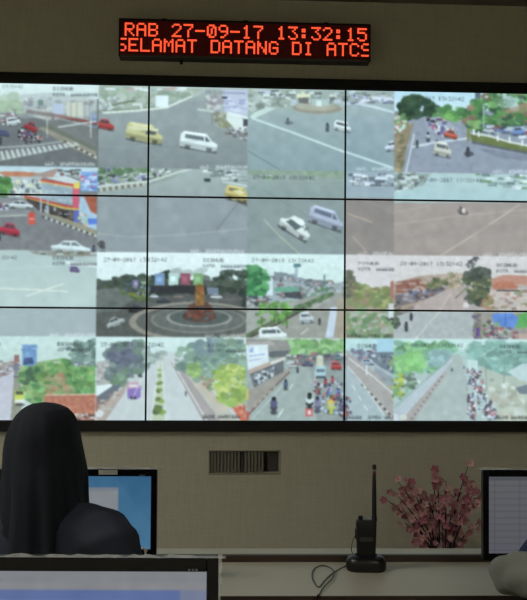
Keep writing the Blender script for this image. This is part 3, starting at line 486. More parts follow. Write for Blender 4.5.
P.poly([(246, 345), (268, 344), (269, 362), (248, 370)], (226, 236, 240)); P.text(249, 346, '@', 6, (110, 140, 210), .9); P.line([(249, 356), (265, 354)], 1.2, (150, 170, 220)); P.line([(249, 361), (262, 358.5)], 1, (160, 180, 220)); P.poly([(248, 370), (285, 356), (284, 360), (250, 375)], (196, 170, 156)); P.poly([(270, 362), (286, 357), (284, 362), (272, 365)], (226, 222, 214)); P.poly([(250, 374), (284, 360), (284, 372), (268, 380), (254, 388)], (104, 106, 112)); P.bits([(252, 376), (276, 366), (274, 376), (256, 386)], [(214, 220, 224), (130, 134, 140), (70, 72, 76), (180, 196, 210)], 44, 3.4, 3)
P.poly([(247, 392), (254, 388), (284, 372), (292, 366), (290, 372), (262, 400), (248, 418)], (162, 152, 142)); P.line([(248, 416), (268, 394), (290, 372)], 1.6, (116, 90, 84)); P.curb((252, 410), (276, 386), 1, 10, (206, 200, 190), (150, 120, 110)); P.line([(252, 420), (272, 398), (284, 384)], 1, (206, 214, 206), .8); P.rect(246, 388, 248.5, 400, (206, 196, 90)); P.rect(246, 412, 249, 421, (206, 90, 70)); P.line([(278, 418), (284, 409)], 1.2, (224, 230, 224)); P.line([(290, 390), (293, 384)], 1, (216, 222, 216)); P.line([(312, 420), (316, 370)], 1.2, (200, 208, 200), .6)
P.bike(274, 406, 18, (84, 84, 120), (60, 58, 74)); P.bike(286, 385, 11, (76, 92, 126), (66, 70, 84)); P.bike(298, 370, 6, (80, 84, 96)); P.car(293, 365.5, 8, 5, (206, 212, 214)); P.car(308, 363.5, 12, 6, (96, 100, 126))
P.rect(317, 356.5, 324, 368, (206, 206, 180)); P.ell(320.5, 357, 3, 2, (220, 216, 200)); P.rect(316, 366, 326, 378, (176, 206, 214)); P.rect(317, 369, 325, 372, (96, 120, 136)); P.rect(316.5, 376, 326, 378.5, (70, 80, 90)); P.car(337, 365.5, 11, 9, (214, 76, 76), 0, True); P.car(339, 357, 6, 7, (110, 140, 146), 0, True)
for x, y, h, c, d in ((333, 380, 8, (210, 70, 80), (150, 60, 70)), (326, 383, 9, (190, 60, 70), (90, 60, 60)), (319, 389, 12, (130, 96, 80), (80, 70, 76)), (330, 391, 15, (140, 176, 226), (120, 150, 206)), (339, 394, 14, (110, 130, 190), (80, 80, 110)), (310, 402, 18, (214, 224, 222), (46, 44, 48)), (318, 405, 17, (130, 126, 156), (80, 80, 100)), (332, 405, 20, (226, 196, 90), (190, 206, 80)), (343, 408, 18, (96, 90, 120), (70, 66, 80))): P.bike(x, y, h, c, d)
P.rect(306, 409, 313, 417, (214, 96, 96)); P.rect(308.5, 411, 311, 415, (236, 214, 214)); P.ell(310, 397.5, 2.4, 2.4, (40, 50, 46)); P.bits([(315, 382), (344, 382), (345, 414), (316, 414)], [(206, 212, 230), (90, 90, 130), (196, 80, 90), (60, 56, 66), (150, 180, 220)], 60, 2.4, 2.4)
P.rect(345, 335, 396, 350, (190, 222, 222)); P.rect(345.5, 350, 396, 424, (172, 186, 190)); P.poly([(372, 348), (396, 350), (396, 376), (378, 366), (368, 358)], (112, 126, 138)); P.bits([(374, 354), (394, 358), (394, 372), (378, 364)], [(84, 96, 106), (176, 186, 190), (130, 140, 150)], 30, 3, 4); P.rect(376, 338, 396, 352, (170, 210, 230)); P.bits([(350, 349), (374, 350), (374, 360), (352, 362)], [(110, 116, 140), (170, 110, 120), (76, 80, 100), (206, 214, 220), (150, 160, 180)], 50, 5, 2.4); P.car(366, 362, 16, 6, (176, 190, 214)); P.poly([(346, 352), (352, 356), (374, 372), (396, 394), (396, 424), (392, 424), (346, 366)], (176, 166, 162)); P.line([(348, 358), (372, 376), (395, 396)], 1.1, (226, 230, 226)); P.poly([(374, 366), (396, 380), (396, 394), (374, 372)], (150, 158, 166)); P.curb((361, 384), (392, 418), 2.2, 14); P.line([(347, 366), (362, 384), (384, 416)], 1, (226, 232, 230), .9)
for i in range(4): P.line([(352+i*6, 386+i*10), (355+i*6, 391+i*10)], 1, (228, 234, 232))
P.rect(365.5, 365, 367, 375, (236, 240, 240)); P.blobs([(392, 352), (396, 352), (396, 404), (392, 400)], [(120, 170, 90), (180, 186, 90)], 14, 3); P.bits([(345, 396), (350, 396), (350, 420), (345, 420)], [(70, 60, 80), (190, 200, 210), (150, 90, 90)], 12, 3, 4); P.ell(394, 397, 2, 2, (50, 54, 56)); P.text(357, 344, 'DISHUB', 3.6, INK, .85, 3.3); P.text(348, 416, '##@@  %%&# @&%', 3.6, INK, .85, 3.3); P.noise(5, 7)

win(3, 3, (180, 198, 194))
P.grad(390, 338, 540, 356, (206, 232, 226), (180, 214, 204), 5); P.blobs([(394, 342), (440, 342), (458, 348), (452, 360), (420, 376), (400, 396), (394, 398)], [(120, 180, 128), (146, 206, 140), (104, 156, 116), (136, 186, 160)], 210, 4.8); P.blobs([(396, 354), (424, 352), (424, 368), (398, 372)], [(136, 206, 116), (150, 214, 130)], 50, 4); P.blobs([(394, 376), (412, 372), (420, 380), (398, 402)], [(110, 140, 110), (170, 190, 170), (90, 110, 96), (206, 220, 214)], 50, 3); P.blobs([(395, 374), (402, 374), (402, 396), (396, 398)], [(190, 200, 80), (160, 180, 76)], 20, 2.6); P.blobs([(430, 350), (452, 350), (446, 362), (430, 366)], [(140, 176, 176), (156, 190, 190)], 40, 4)
P.poly([(452, 354), (460, 354), (466, 370), (474, 426), (400, 426), (432, 380)], (176, 186, 182)); P.poly([(394, 412), (430, 378), (456, 354), (450, 364), (414, 408), (402, 426), (394, 426)], (190, 198, 206)); P.poly([(402, 420), (414, 406), (444, 372), (448, 372), (420, 412), (412, 426), (402, 426)], (176, 164, 160)); P.curb((411, 420), (444, 374), 1.8, 22, (190, 180, 176), (126, 110, 112)); P.line([(394, 408), (430, 376), (452, 357)], 1, (150, 166, 172)); P.ell(403, 418, 4, 3, (214, 214, 200)); P.ell(395, 418, 3, 4, (210, 216, 220)); P.ell(452, 370, 1.3, 2, (110, 110, 116))
P.blobs([(466, 342), (540, 342), (540, 366), (506, 378), (490, 370), (470, 356)], [(146, 190, 180), (130, 176, 164), (160, 206, 190), (120, 160, 150)], 170, 5); P.poly([(480, 366), (506, 376), (540, 374), (540, 426), (494, 426), (482, 380)], (186, 194, 180)); P.blobs([(488, 378), (520, 390), (540, 400), (540, 420), (500, 420)], [(196, 200, 180), (180, 186, 170), (206, 210, 196), (190, 180, 160)], 70, 5)
P.poly([(508, 372), (522, 364), (540, 362), (540, 384), (520, 380)], (196, 214, 214)); P.poly([(516, 388), (530, 384), (540, 386), (540, 396), (520, 394)], (120, 130, 140)); P.line([(505, 366), (504, 388)], 1, (140, 150, 140)); P.line([(486, 366), (487, 390)], 1, (150, 158, 150)); P.ell(504, 386, 2.4, 2.4, (226, 230, 226)); P.ell(518, 414, 4, 3, (206, 216, 206))
P.rect(468, 360, 478, 374, (206, 226, 222)); P.rect(468, 372, 480, 384, (196, 214, 214)); P.rect(469, 376, 479, 379, (110, 130, 136)); P.ell(463, 346, 8, 6, (232, 244, 240), .7, 0, .8)
QC = [(196, 110, 116), (214, 222, 226), (110, 110, 140), (160, 150, 150), (190, 206, 226), (90, 84, 96)]
for i in range(34):
    t = rng.uniform(0, 1); y = 368+t*50; x = rng.uniform(464+t*6, 474+t*26); P.bike(x, y, 5+t*6, QC[rng.randint(6)], QC[rng.randint(6)])
P.bits([(464, 368), (482, 372), (500, 418), (470, 420)], QC+[(236, 240, 240)], 90, 2.6, 2.6); stamp(401, 343, .005); place(500, 344.5, INK, .005); P.text(496, 416.2, '@#%& ##&%@@#', 3.6, INK, .85, 3.2); P.noise(4, 9)
P.clip = (0, 0, CW, CH)
P.blur(4)
gm = P.a.mean(2, keepdims=True)                       # the cameras' pale, slightly hazy rendering
P.a = gm+(P.a-gm)*.86
P.a = P.a*.93+np.array((214, 230, 228))*.07+rng.randn(CH, CW, 1)*2.2
def picture_mesh(name, pic, rect, grid, size, parent, tint=(1, 1, 1), gain=1.):
    """display surface: a grid in the x-z plane facing -y, one colour per pixel of the display"""
    x0, y0, x1, y1 = rect; nx, ny = grid; w, h = size
    ux = np.linspace(x0, x1-1.001, nx); uy = np.linspace(y0, y1-1.001, ny)
    i = uy.astype(int); j = ux.astype(int); fy = (uy-i)[:, None, None]; fx = (ux-j)[None, :, None]
    i1 = np.minimum(i+1, pic.a.shape[0]-1); j1 = np.minimum(j+1, pic.a.shape[1]-1); a = pic.a
    c = (a[i][:, j]*(1-fy)+a[i1][:, j]*fy)*(1-fx)+(a[i][:, j1]*(1-fy)+a[i1][:, j1]*fy)*fx
    c = srgb2lin(c*np.array(tint))*gain
    X, Z = np.meshgrid(np.linspace(-w/2, w/2, nx), np.linspace(h/2, -h/2, ny))
    co = np.stack([X, np.zeros_like(X), Z], -1).reshape(-1, 3)
    idx = np.arange(nx*ny).reshape(ny, nx)
    q = np.stack([idx[:-1, :-1], idx[1:, :-1], idx[1:, 1:], idx[:-1, 1:]], -1).reshape(-1, 4)
    me = bpy.data.meshes.new(name); me.vertices.add(len(co)); me.vertices.foreach_set('co', co.ravel())
    me.loops.add(q.size); me.loops.foreach_set('vertex_index', q.ravel().astype(np.int32))
    me.polygons.add(len(q)); me.polygons.foreach_set('loop_start', np.arange(0, q.size, 4, dtype=np.int32)); me.polygons.foreach_set('loop_total', np.full(len(q), 4, np.int32))
    me.update(calc_edges=True)
    at_ = me.color_attributes.new('picture', 'FLOAT_COLOR', 'POINT')
    at_.data.foreach_set('color', np.c_[c.reshape(-1, 3), np.ones(len(co))].astype(np.float32).ravel())
    me.materials.append(SCREEN)
    o = bpy.data.objects.new(name, me); col.objects.link(o); o.parent = parent
    return o
def on(px, py, z):                          # point of a level surface at height z seen at this spot
    d = fw + rt*((px-263.5)/FOC) + up*((300-py)/FOC)
    return CAM + d*((z-CAM.z)/d.z)
# ---------------------------------------------------------------- the room
WY = 0.03
ZC = at(527, 6.5, WY).z
X0, X1, Y0 = -2.2, 5.0, -7.2
PLASTER = mat('ceiling_paint', (118, 110, 98), rough=.9, var=.04, scale=3)
va, vb = at(209.5, 451.0, WY), at(279.8, 473.5, WY)          # opening of the wall vent
VX0, VX1, VZ1, VZ0 = va.x, vb.x, va.z, vb.z
b = bx(X0, VX0, WY, WY+.14, 0, ZC); bx(VX1, X1, WY, WY+.14, 0, ZC, bm=b); bx(VX0, VX1, WY, WY+.14, 0, VZ0, bm=b); bx(VX0, VX1, WY, WY+.14, VZ1, ZC, bm=b)
struct('wall_back', b, PAPER)
struct('wall_left', bx(X0-.1, X0, Y0, WY+.14, 0, ZC), PAPER); struct('wall_right', bx(X1, X1+.1, Y0, WY+.14, 0, ZC), PAPER)
struct('wall_front', bx(X0-.1, X1+.1, Y0-.1, Y0, 0, ZC), PAPER)
struct('floor', bx(X0-.1, X1+.1, Y0-.1, WY+.14, -.1, 0), mat('grey_floor_tile', (140, 136, 128), rough=.35, var=.06, scale=4))
struct('ceiling', bx(X0-.1, X1+.1, Y0-.1, WY+.14, ZC, ZC+.1), PLASTER)
struct('baseboard_back', bx(X0, X1, WY-.012, WY, 0, .1, .003), BROWN)

# ceiling lamps
def lamp(x, y, where):
    t = thing('ceiling_light', where, 'ceiling light', (x, y, ZC), 0, 'flat lamp panels on the ceiling')
    b = empty_bm()
    for a in ((-.62, -.59, -.32, .32), (.59, .62, -.32, .32), (-.59, .59, -.32, -.29), (-.59, .59, .29, .32)): bx(*a, -.14, 0, bm=b)  # deep unseen skirt, added to keep lamp light off the wall's top
    obj('cutoff_skirt', b, mat('grey_enamel', (120, 120, 118), rough=.5), t)
    obj('diffuser', bx(-.59, .59, -.29, .29, -.022, -.012), emit('lit_diffuser', (1, .98, .93), LAMP, (230, 230, 225)), t)
for x, y, w in ((-.6, -2.6, 'flat white lamp panel on the ceiling above the veiled woman'), (-.9, -5.6, 'flat white lamp panel on the ceiling at the rear left'), (3.2, -5.6, 'flat white lamp panel on the ceiling at the rear right')): lamp(x, y, w)

# ---------------------------------------------------------------- video wall
PW, PH = 1.0215, 0.5768
fr = empty_bm(); FO = .052
for a in ((-FO, 0, -FO, 3*PH+FO), (3*PW, 3*PW+FO, -FO, 3*PH+FO), (0, 3*PW, -FO, 0), (0, 3*PW, 3*PH, 3*PH+FO)):
    bx(a[0], a[1], -.008, WY-.001, a[2]+ZD, a[3]+ZD, .002, fr, 1)
tag(obj('video_wall_frame', fr, FRAMEB), 'matt black surround frame around the whole bank of traffic camera screens', 'frame')
PL = [['showing motorcycles waiting at a zebra crossing', 'showing a white car crossing a junction and a long white road line', 'showing a big dark green tree and a beige van on a road'],
      ['showing a red car and a shop with red fascia', 'showing a white sedan and silver van side by side, fountain tip below', 'tinted pinkish brown, with one motorcycle on empty asphalt'],
      ['showing a tiled roof, a blue billboard and a purple minibus', 'showing the lower half of the fountain and a queue of motorcycles', 'showing a blue tarpaulin and a long queue of traffic under hazy trees']]
TINT = [[(.96, 1.03, 1.05)]*2+[(.95, 1.02, 1.06)], [(.95, 1.01, 1.04)]*2+[(.935, .945, .955)], [(.95, 1.01, 1.03)]*3]
for r in range(3):
    for c in range(3):
        t = thing('display_panel', 'video wall panel '+PL[r][c], 'screen', ((c+.5)*PW, 0, ZD+(2.5-r)*PH), 0, 'panels of the video wall')
        g = .0045; w, h = PW-.0006, PH-.0006
        b = empty_bm()
        for a in ((-w/2, -w/2+g, -h/2, h/2), (w/2-g, w/2, -h/2, h/2), (-w/2+g, w/2-g, -h/2, -h/2+g), (-w/2+g, w/2-g, h/2-g, h/2)): bx(a[0], a[1], -.003, .004, a[2], a[3], bm=b)
        obj('bezel', b, FRAMEB, t)
        obj('housing', bx(-w/2, w/2, .004, WY-.002, -h/2, h/2), BLACK, t)
        picture_mesh('screen', P, (c*CW/3, r*CH/3, (c+1)*CW/3, (r+1)*CH/3), (268, 152), (w-2*g, h-2*g), t, TINT[r][c])

# ---------------------------------------------------------------- LED message sign
SY = -.055
tl, br_ = at(118.8, 18.2, SY), at(370.6, 60.2, SY); tr_, bl = at(370.6, 24.4, SY), at(118.8, 57.4, SY)
sw = (br_.x-tl.x+tr_.x-bl.x)/2; sx = (tl.x+br_.x+tr_.x+bl.x)/4; sz = (tl.z+br_.z+tr_.z+bl.z)/4; shh = (tl.z-bl.z+tr_.z-br_.z)/2
t = thing('led_sign', 'long black message board with glowing red dot lettering above the screens', 'led sign', (sx, SY, sz))
obj('case', bx(-sw/2, sw/2, .012, WY-SY-.001, -shh/2, shh/2, .003), BLACK, t)
b = empty_bm(); e = .009
for a in ((-sw/2, -sw/2+e, -shh/2, shh/2), (sw/2-e, sw/2, -shh/2, shh/2), (-sw/2+e, sw/2-e, shh/2-e, shh/2)): bx(a[0], a[1], -.004, .012, a[2], a[3], .001, b, 1)
obj('rim', b, mat('dark_anodised_aluminium', (40, 36, 36), rough=.4, metal=.5), t)
obj('lower_rim', bx(-sw/2+e, sw/2-e, -.006, .012, -shh/2, -shh/2+.008, .001), mat('dull_grey_aluminium', (92, 84, 80), rough=.4, metal=.6), t)
obj('face', bx(-sw/2+e, sw/2-e, .004, .012, -shh/2+.008, shh/2-e), mat('led_face_painted_glow', (120, 10, 14), rough=.5), t)  # red glow of the dots is put into the face's colour
pit = (sw-2*e)/128.; LT = [[0]*128 for _ in range(16)]
def put(s, c0, r0):
    for i, ch in enumerate(s):
        for r, row in enumerate(glyph(ch)):
            for k, v in enumerate(row):
                if v and 0 <= c0+i*6+k < 128: LT[r0+r][c0+i*6+k] = 1
put('RAB 27-09-17 13:32:15', 2, 0); put('SELAMAT DATANG DI ATCS', -2, 8)
lit, dim = empty_bm(), empty_bm(); zt = .079
pz = .0099
for r in range(16):
    for c in range(128):
        x = -64*pit+(c+.5)*pit; z = zt-(r+.5)*pz-.0015; q = lit if LT[r][c] else dim; rad = .0055 if LT[r][c] else .0022
        ring = [q.verts.new((x+rad*math.cos(k*math.pi/4), .0035, z+rad*math.sin(k*math.pi/4))) for k in range(8)]
        top = q.verts.new((x, .0018, z))
        for k in range(8): q.faces.new((ring[k], ring[(k+1) % 8], top))
o = obj('lit_dots', lit, emit('red_led', (1.0, .085, .03), 1.5, (60, 8, 6)), t); o['kind'] = 'stuff'
o = obj('dark_dots', dim, mat('unlit_led', (70, 12, 12), rough=.3), t); o['kind'] = 'stuff'
for x in (-.42, 0, .42):
    b = bx(x-.012, x+.012, .03, WY-SY-.001, shh/2, shh/2+.016, .002); obj('mounting_tab', b, FRAMEB, t)
obj('cable_gland', lathe([(.008, -.02), (.008, 0)], 12, (-.33, .05, -shh/2)), FRAMEB, t)

# ---------------------------------------------------------------- wall vent
t = thing('wall_vent', 'recessed vent slot with upright slats in the wall under the screens', 'vent', ((VX0+VX1)/2, WY, VZ0))
W_ = VX1-VX0; H_ = VZ1-VZ0
b = bx(-W_/2, W_/2, .12, .135, 0, H_); bx(-W_/2, W_/2, .02, .12, 0, .006, bm=b); bx(-W_/2, W_/2, .02, .12, H_-.006, H_, bm=b)
bx(-W_/2, -W_/2+.005, .02, .12, .006, H_-.006, bm=b); bx(W_/2-.005, W_/2, .02, .12, .006, H_-.006, bm=b)
obj('duct', b, mat('grey_duct', (170, 164, 146), rough=.7), t)
b = empty_bm()
for a in ((-W_/2-.004, W_/2+.004, -.006, 0), (-W_/2-.004, W_/2+.004, H_, H_+.004), (-W_/2-.004, -W_/2, 0, H_), (W_/2, W_/2+.004, 0, H_)): bx(a[0], a[1], -.003, 0, a[2], a[3], bm=b)
obj('vent_trim', b, mat('vent_trim_paint', (165, 158, 132), rough=.6), t)
sl = None
for i in range(19):
    x = -W_/2+.014+i*(W_-.03)/19.
    if i in (16, 17, 18): continue
    wd = .013 if i == 9 else .008
    o = obj('divider' if i == 9 else 'slat', bx(-wd/2, wd/2, .008, .03, .006, H_-.006), mat('vent_slat_paint', (150, 146, 130), rough=.6) if i != 9 else mat('dark_divider', (70, 68, 62), rough=.6), t)
    o.location.x = x; o.rotation_euler.z = R(18)
obj('end_sheet', bx(W_/2-.062, W_/2-.006, .03, .036, .008, H_-.008), mat('dark_end_sheet', (74, 72, 66), rough=.6), t)  # darker sheet across the slatless right end of the slot

# ---------------------------------------------------------------- operators' desk
DRZ = R(-1.3); DZ = .75
pf = on(263, 596.2, DZ); pb = on(263, 562.0, DZ); dd = pb.y-pf.y
pl = on(263, 548.3, DZ+.021); ld = pl.y-pb.y
t = thing('operator_desk', 'long pale laminate desk with a dark brown edge and raised rear ledge', 'desk', (pf.x, pf.y, 0), DRZ)
L0, L1 = -3.0, 3.2
obj('worktop', bx(L0, L1, .003, dd, DZ-.03, DZ, .0015), LAMIN, t)
obj('edge_band', bx(L0, L1, -.002, .003, DZ-.032, DZ+.0002, .0008), BROWN, t)
obj('ledge_riser', bx(L0, L1, dd, dd+.016, DZ-.03, DZ+.0205), BROWN, t)
obj('rear_ledge', bx(L0, L1, dd+.016, dd+ld, DZ-.005, DZ+.021, .0015), LAMIN, t)
obj('back_panel', bx(L0, L1, dd+ld-.03, dd+ld-.012, .06, DZ-.005), LAMIN, t)
for x in (L0, -1.5, 0.05, 1.6, L1-.025): obj('side_panel', bx(x, x+.025, .04, dd+ld-.03, 0, DZ-.03), LAMIN, t)

# ---------------------------------------------------------------- monitors
FILM = mat('clear_protective_film', (235, 236, 228), rough=.25, alpha=.55, var=.3, scale=60)
def monitor(name, label, x_edge, side, ytop, ybot, Y, deskz, w, pic, rz=DRZ, bez=.017, loop=False, film_right=False, sticker=0, flap=False, gain=.75):
    """side +1: x_edge is the photograph's position of the right outer edge, -1: of the left one"""
    p = at(x_edge, ytop, Y); z1 = p.z; z0 = at(x_edge, ybot, Y).z; h = z1-z0
    xc = p.x-side*w/2*math.cos(rz); yc = Y-side*w/2*math.sin(rz)
    t = thing(name, label, 'monitor', (xc, yc, deskz), rz, 'desktop monitors on the desks'); zb = z0-deskz; zt = z1-deskz; zm = (zb+zt)/2
    # housing: front slab, rounded back
    rings = []
    for k, (s, y) in enumerate(((1, .004), (1, .018), (.97, .03), (.8, .045), (.5, .055))):
        rings.append([(a, y, zm+b2) for a, b2 in rrect(w*s, h*s, .008*s)])
    obj('housing', ring_loft(rings), BLACK, t, 'auto')
    b = empty_bm()
    for a in ((-w/2, -w/2+bez, zb, zt), (w/2-bez, w/2, zb, zt), (-w/2+bez, w/2-bez, zb, zb+bez*1.2), (-w/2+bez, w/2-bez, zt-bez*1.15, zt)): bx(a[0], a[1], -.004, .004, a[2], a[3], .0012, b, 1)
    obj('bezel', b, BLACKG, t)
    ih = h-bez*2.35
    s = picture_mesh('screen', pic, (0, 0, pic.a.shape[1], pic.a.shape[0]), (200, 112), (w-2*bez, ih), t, gain=gain); s.location = (0, -.0005, zb+bez*1.2+ih/2)
    obj('neck', ring_loft([[(a, .035+b2, z) for a, b2 in rrect(.07-z*.1, .03, .01)] for z in (.012, .05, max(zb+.06, .1))]), BLACK, t, 'auto')
    obj('foot', ring_loft([[(a, .03+b2, z) for a, b2 in rrect(ww, ww*.72, .05)] for ww, z in ((.2, 0), (.2, .008), (.185, .013), (.1, .016))]), BLACKG, t, 'auto')
    def crumple(n, a0, a1, hgt, fx):
        bm = bmesh.new(); rows = []
        for k in range(n+1):
            u = a0+(a1-a0)*k/n; hh = hgt*(.5+.7*random.random()); y = random.uniform(-.004, .004)
            rows.append([bm.verts.new(fx(u, v*hh, y*v+.001)) for v in (0, .5, 1)])
        for a, c in zip(rows[:-1], rows[1:]):
            for j in range(2): bm.faces.new((a[j], c[j], c[j+1], a[j+1]))
        return bm
    obj('protective_film', crumple(40, -w/2, w/2+.012, .006, lambda u, v, y: (u, y-.003, zt+v-.001)), FILM, t, label='torn clear film along the top edge')
    if film_right: obj('protective_film', crumple(20, zt+.006, zb, .008, lambda u, v, y: (w/2+v-.001, y-.003, u)), FILM, t, label='torn clear film along the side edge')
    if sticker: obj('sticker', bx(-.026+w*sticker, .026+w*sticker, -.0048, -.004, zt-bez*.85, zt-bez*.1), mat('pale_sticker', (190, 188, 178), rough=.5), t)
    if flap:
        q = [(-w/2-.018, -.006, zt+.002), (-w/2+.012, -.006, zt+.001), (-w/2+.016, -.004, zt+.009), (-w/2-.006, -.009, zt+.007)]; bm = bmesh.new(); bm.faces.new([bm.verts.new(v) for v in q]); obj('film_flap', bm, FILM, t)
    b = empty_bm()
    for k in range(3): bx(w/2-.05+k*.006, w/2-.046+k*.006, -.0046, -.004, zt-bez*1.08, zt-bez*.88, bm=b)
    obj('bezel_marks', b, mat('grey_print', (110, 110, 110)), t)
    if loop:
        c = Vector((w/2-.038, -.012, zb+.014)); pts = [c+Vector((.014*math.cos(a)*(1-.05*a), -.004*a/6, .013*math.sin(a))) for a in np.linspace(.3, 7.5, 22)]
        obj('film_curl', tube(pts, .0028, 6), mat('white_film_curl', (200, 200, 192), rough=.35), t, True)
    return t
S1 = Pic(320, 180); S1.grad(0, 0, 320, 180, (60, 108, 146), (84, 132, 168)); S1.poly([(160, 0), (240, 0), (320, 120), (320, 180), (250, 180)], (80, 128, 164), .35)
S1.rect(60, 28, 248, 170, (146, 152, 158)); S1.rect(60, 28, 248, 36, (130, 140, 152)); S1.noise(2, 20); S1.blur(2)
monitor('desktop_monitor', 'black monitor with a blue desktop in front of the veiled woman in black', 157.3, 1, 469.2, 556.5, -2.1, DZ, .44, S1, loop=True, sticker=.19, gain=.72)
S2 = Pic(320, 180); S2.grad(0, 0, 320, 180, (136, 137, 142), (128, 129, 138)); S2.rect(0, 0, 320, 10, (112, 116, 124))
for i in range(11): S2.line([(0, 22+i*15), (320, 22+i*15)], 1.6, (104, 107, 116), .7)
for x in (14, 70, 112, 168, 210, 262): S2.line([(x, 10), (x, 180)], 1.6, (108, 108, 120), .7)
S2.blur(2)
monitor('desktop_monitor', 'black monitor showing a pale grey table beside the pink blossom', 482.8, -1, 469.6, 560.5, -2.1, DZ, .44, S2, flap=True, gain=.44)
S3 = Pic(320, 180); S3.rect(0, 0, 320, 180, (132, 134, 138)); S3.rect(0, 0, 320, 16, (128, 131, 136)); S3.rect(0, 28, 286, 90, (92, 110, 158)); S3.rect(286, 28, 320, 90, (116, 124, 150)); S3.rect(0, 44, 320, 180, (150, 156, 172))
S3.text(52, 12, '##@%', 3.5, (96, 98, 104), .8); S3.noise(2, 12); S3.blur(2)
monitor('desktop_monitor', 'black monitor on the front desk with film peeling from its top edge', 218.6, 1, 557.8, 709, -3.14, DZ, .455, S3, rz=R(-2.4), film_right=True, bez=.0195, gain=.95)
t = thing('front_desk', 'pale desk carrying the monitor with peeling film', 'desk', (1.3, -3.72, 0), R(-1.3))
obj('worktop', bx(-2.2, 2.4, 0, .76, DZ-.03, DZ, .0015), LAMIN, t); obj('edge_band', bx(-2.2, 2.4, -.004, 0, DZ-.03, DZ, .0008), BROWN, t)
for x in (-2.2, 0, 2.375): obj('side_panel', bx(x, x+.025, .05, .7, 0, DZ-.03), LAMIN, t)
obj('back_panel', bx(-2.175, 2.375, .7, .718, .1, DZ-.03), LAMIN, t)

# ---------------------------------------------------------------- radio in its charger
p = on(366, 569.6, DZ); RS = .00298          # metres for one pixel at that distance
t = thing('charger_cradle', 'rounded black charging cradle holding the handheld radio', 'charger', (p.x, p.y, DZ), R(-4))
prof = [(.112, .070, 0, .03), (.119, .076, .006, .034), (.119, .076, .026, .034), (.108, .068, .036, .03), (.082, .052, .043, .024), (.068, .04, .044, .018), (.064, .036, .03, .016)]
obj('body', ring_loft([[(a, b2, z) for a, b2 in rrect(w, d, r, 6)] for w, d, z, r in prof]), mat('satin_black_plastic', (20, 20, 22), rough=.35), t, 'auto')
obj('indicator', lathe([(.003, 0), (.003, .001)], 10, (.03, -.03, .040)), mat('dark_green_lens', (20, 40, 24), rough=.2), t)
cp = [on(x, y, DZ+.003) for x, y in ((349, 565), (343, 567), (333, 573), (325, 580), (319, 587), (315, 583), (312, 576), (314, 569), (321, 565.5), (329, 567), (334, 573), (332, 580), (326, 586), (321, 591), (318.5, 597))]
cp = [Vector((v.x, v.y, v.z+(.003 if 9 < i < 13 else 0))) for i, v in enumerate(cp)]+[Vector((on(318, 599, DZ).x, pf.y-.012, DZ-.02)), Vector((on(318, 599, DZ).x, pf.y-.014, DZ-.3))]
iv = (Matrix.Translation((p.x, p.y, DZ)) @ Matrix.Rotation(R(-4), 4, 'Z')).inverted()
obj('cable', tube([iv @ v for v in spline(cp, 6)], .0017, 6), mat('black_cable', (22, 22, 22), rough=.5), t, True)
t = thing('handheld_radio', 'black handheld radio with a long antenna standing in its charging cradle', 'radio', (p.x, p.y, DZ+.0305), R(-4))
bw = .0565
rings = [[(a, b2, z) for a, b2 in rrect(w, d, .008, 4)] for w, d, z in ((.050, .03, 0), (.054, .032, .006), (.0575, .034, .05), (.059, .034, .085), (.060, .033, .108), (.056, .029, .1165), (.05, .024, .118))]
obj('body', ring_loft(rings), mat('radio_black', (18, 18, 20), rough=.4), t, 'auto')
ax = .0235
ant = obj('antenna', lathe([(.0085, .112), (.0085, .122), (.0072, .13), (.0066, .2), (.0052, .252), (.0050, .260)], 14, (ax, 0, 0)), mat('antenna_rubber', (16, 16, 17), rough=.5), t, 'auto')
obj('red_ring', lathe([(.0052, .252), (.0053, .258), (.005, .259)], 14, (ax, 0, .0012)), mat('dull_red_ring', (120, 40, 32), rough=.5), ant, 'auto')
obj('pale_ring', lathe([(.0042, .260), (.0042, .266)], 14, (ax, 0, 0)), mat('pale_ring_plastic', (150, 146, 130), rough=.5), ant, 'auto')
obj('antenna_tip', lathe([(.0058, .266), (.0064, .269), (.0064, .277), (.005, .28)], 14, (ax, 0, 0)), BLACK, ant, 'auto')
kb = lathe([(.0072, .117), (.0075, .121), (.007, .1275), (.005, .1285)], 12, (-.017, 0, 0)); obj('volume_knob', kb, BLACK, t, 'auto')
obj('push_to_talk_key', bx(-.033, -.0285, -.007, .007, .06, .09, .002), BLACK, t)
gb = empty_bm()
for i in range(4): bx(-.02, .02, -.0182, -.0165, .026+i*.007, .029+i*.007, .0006, gb, 1)
obj('battery_ribs', gb, BLACK, t); obj('rating_label', bx(-.02, .02, -.0178, -.0165, .056, .068), mat('grey_label', (62, 60, 52), rough=.6), t)
wl = [(-.028, .0, .075), (-.038, -.004, .06), (-.044, -.006, .035), (-.04, -.004, .015)]
obj('strap_wire', tube(spline(wl, 6), .0011, 6), BLACK, t, True)

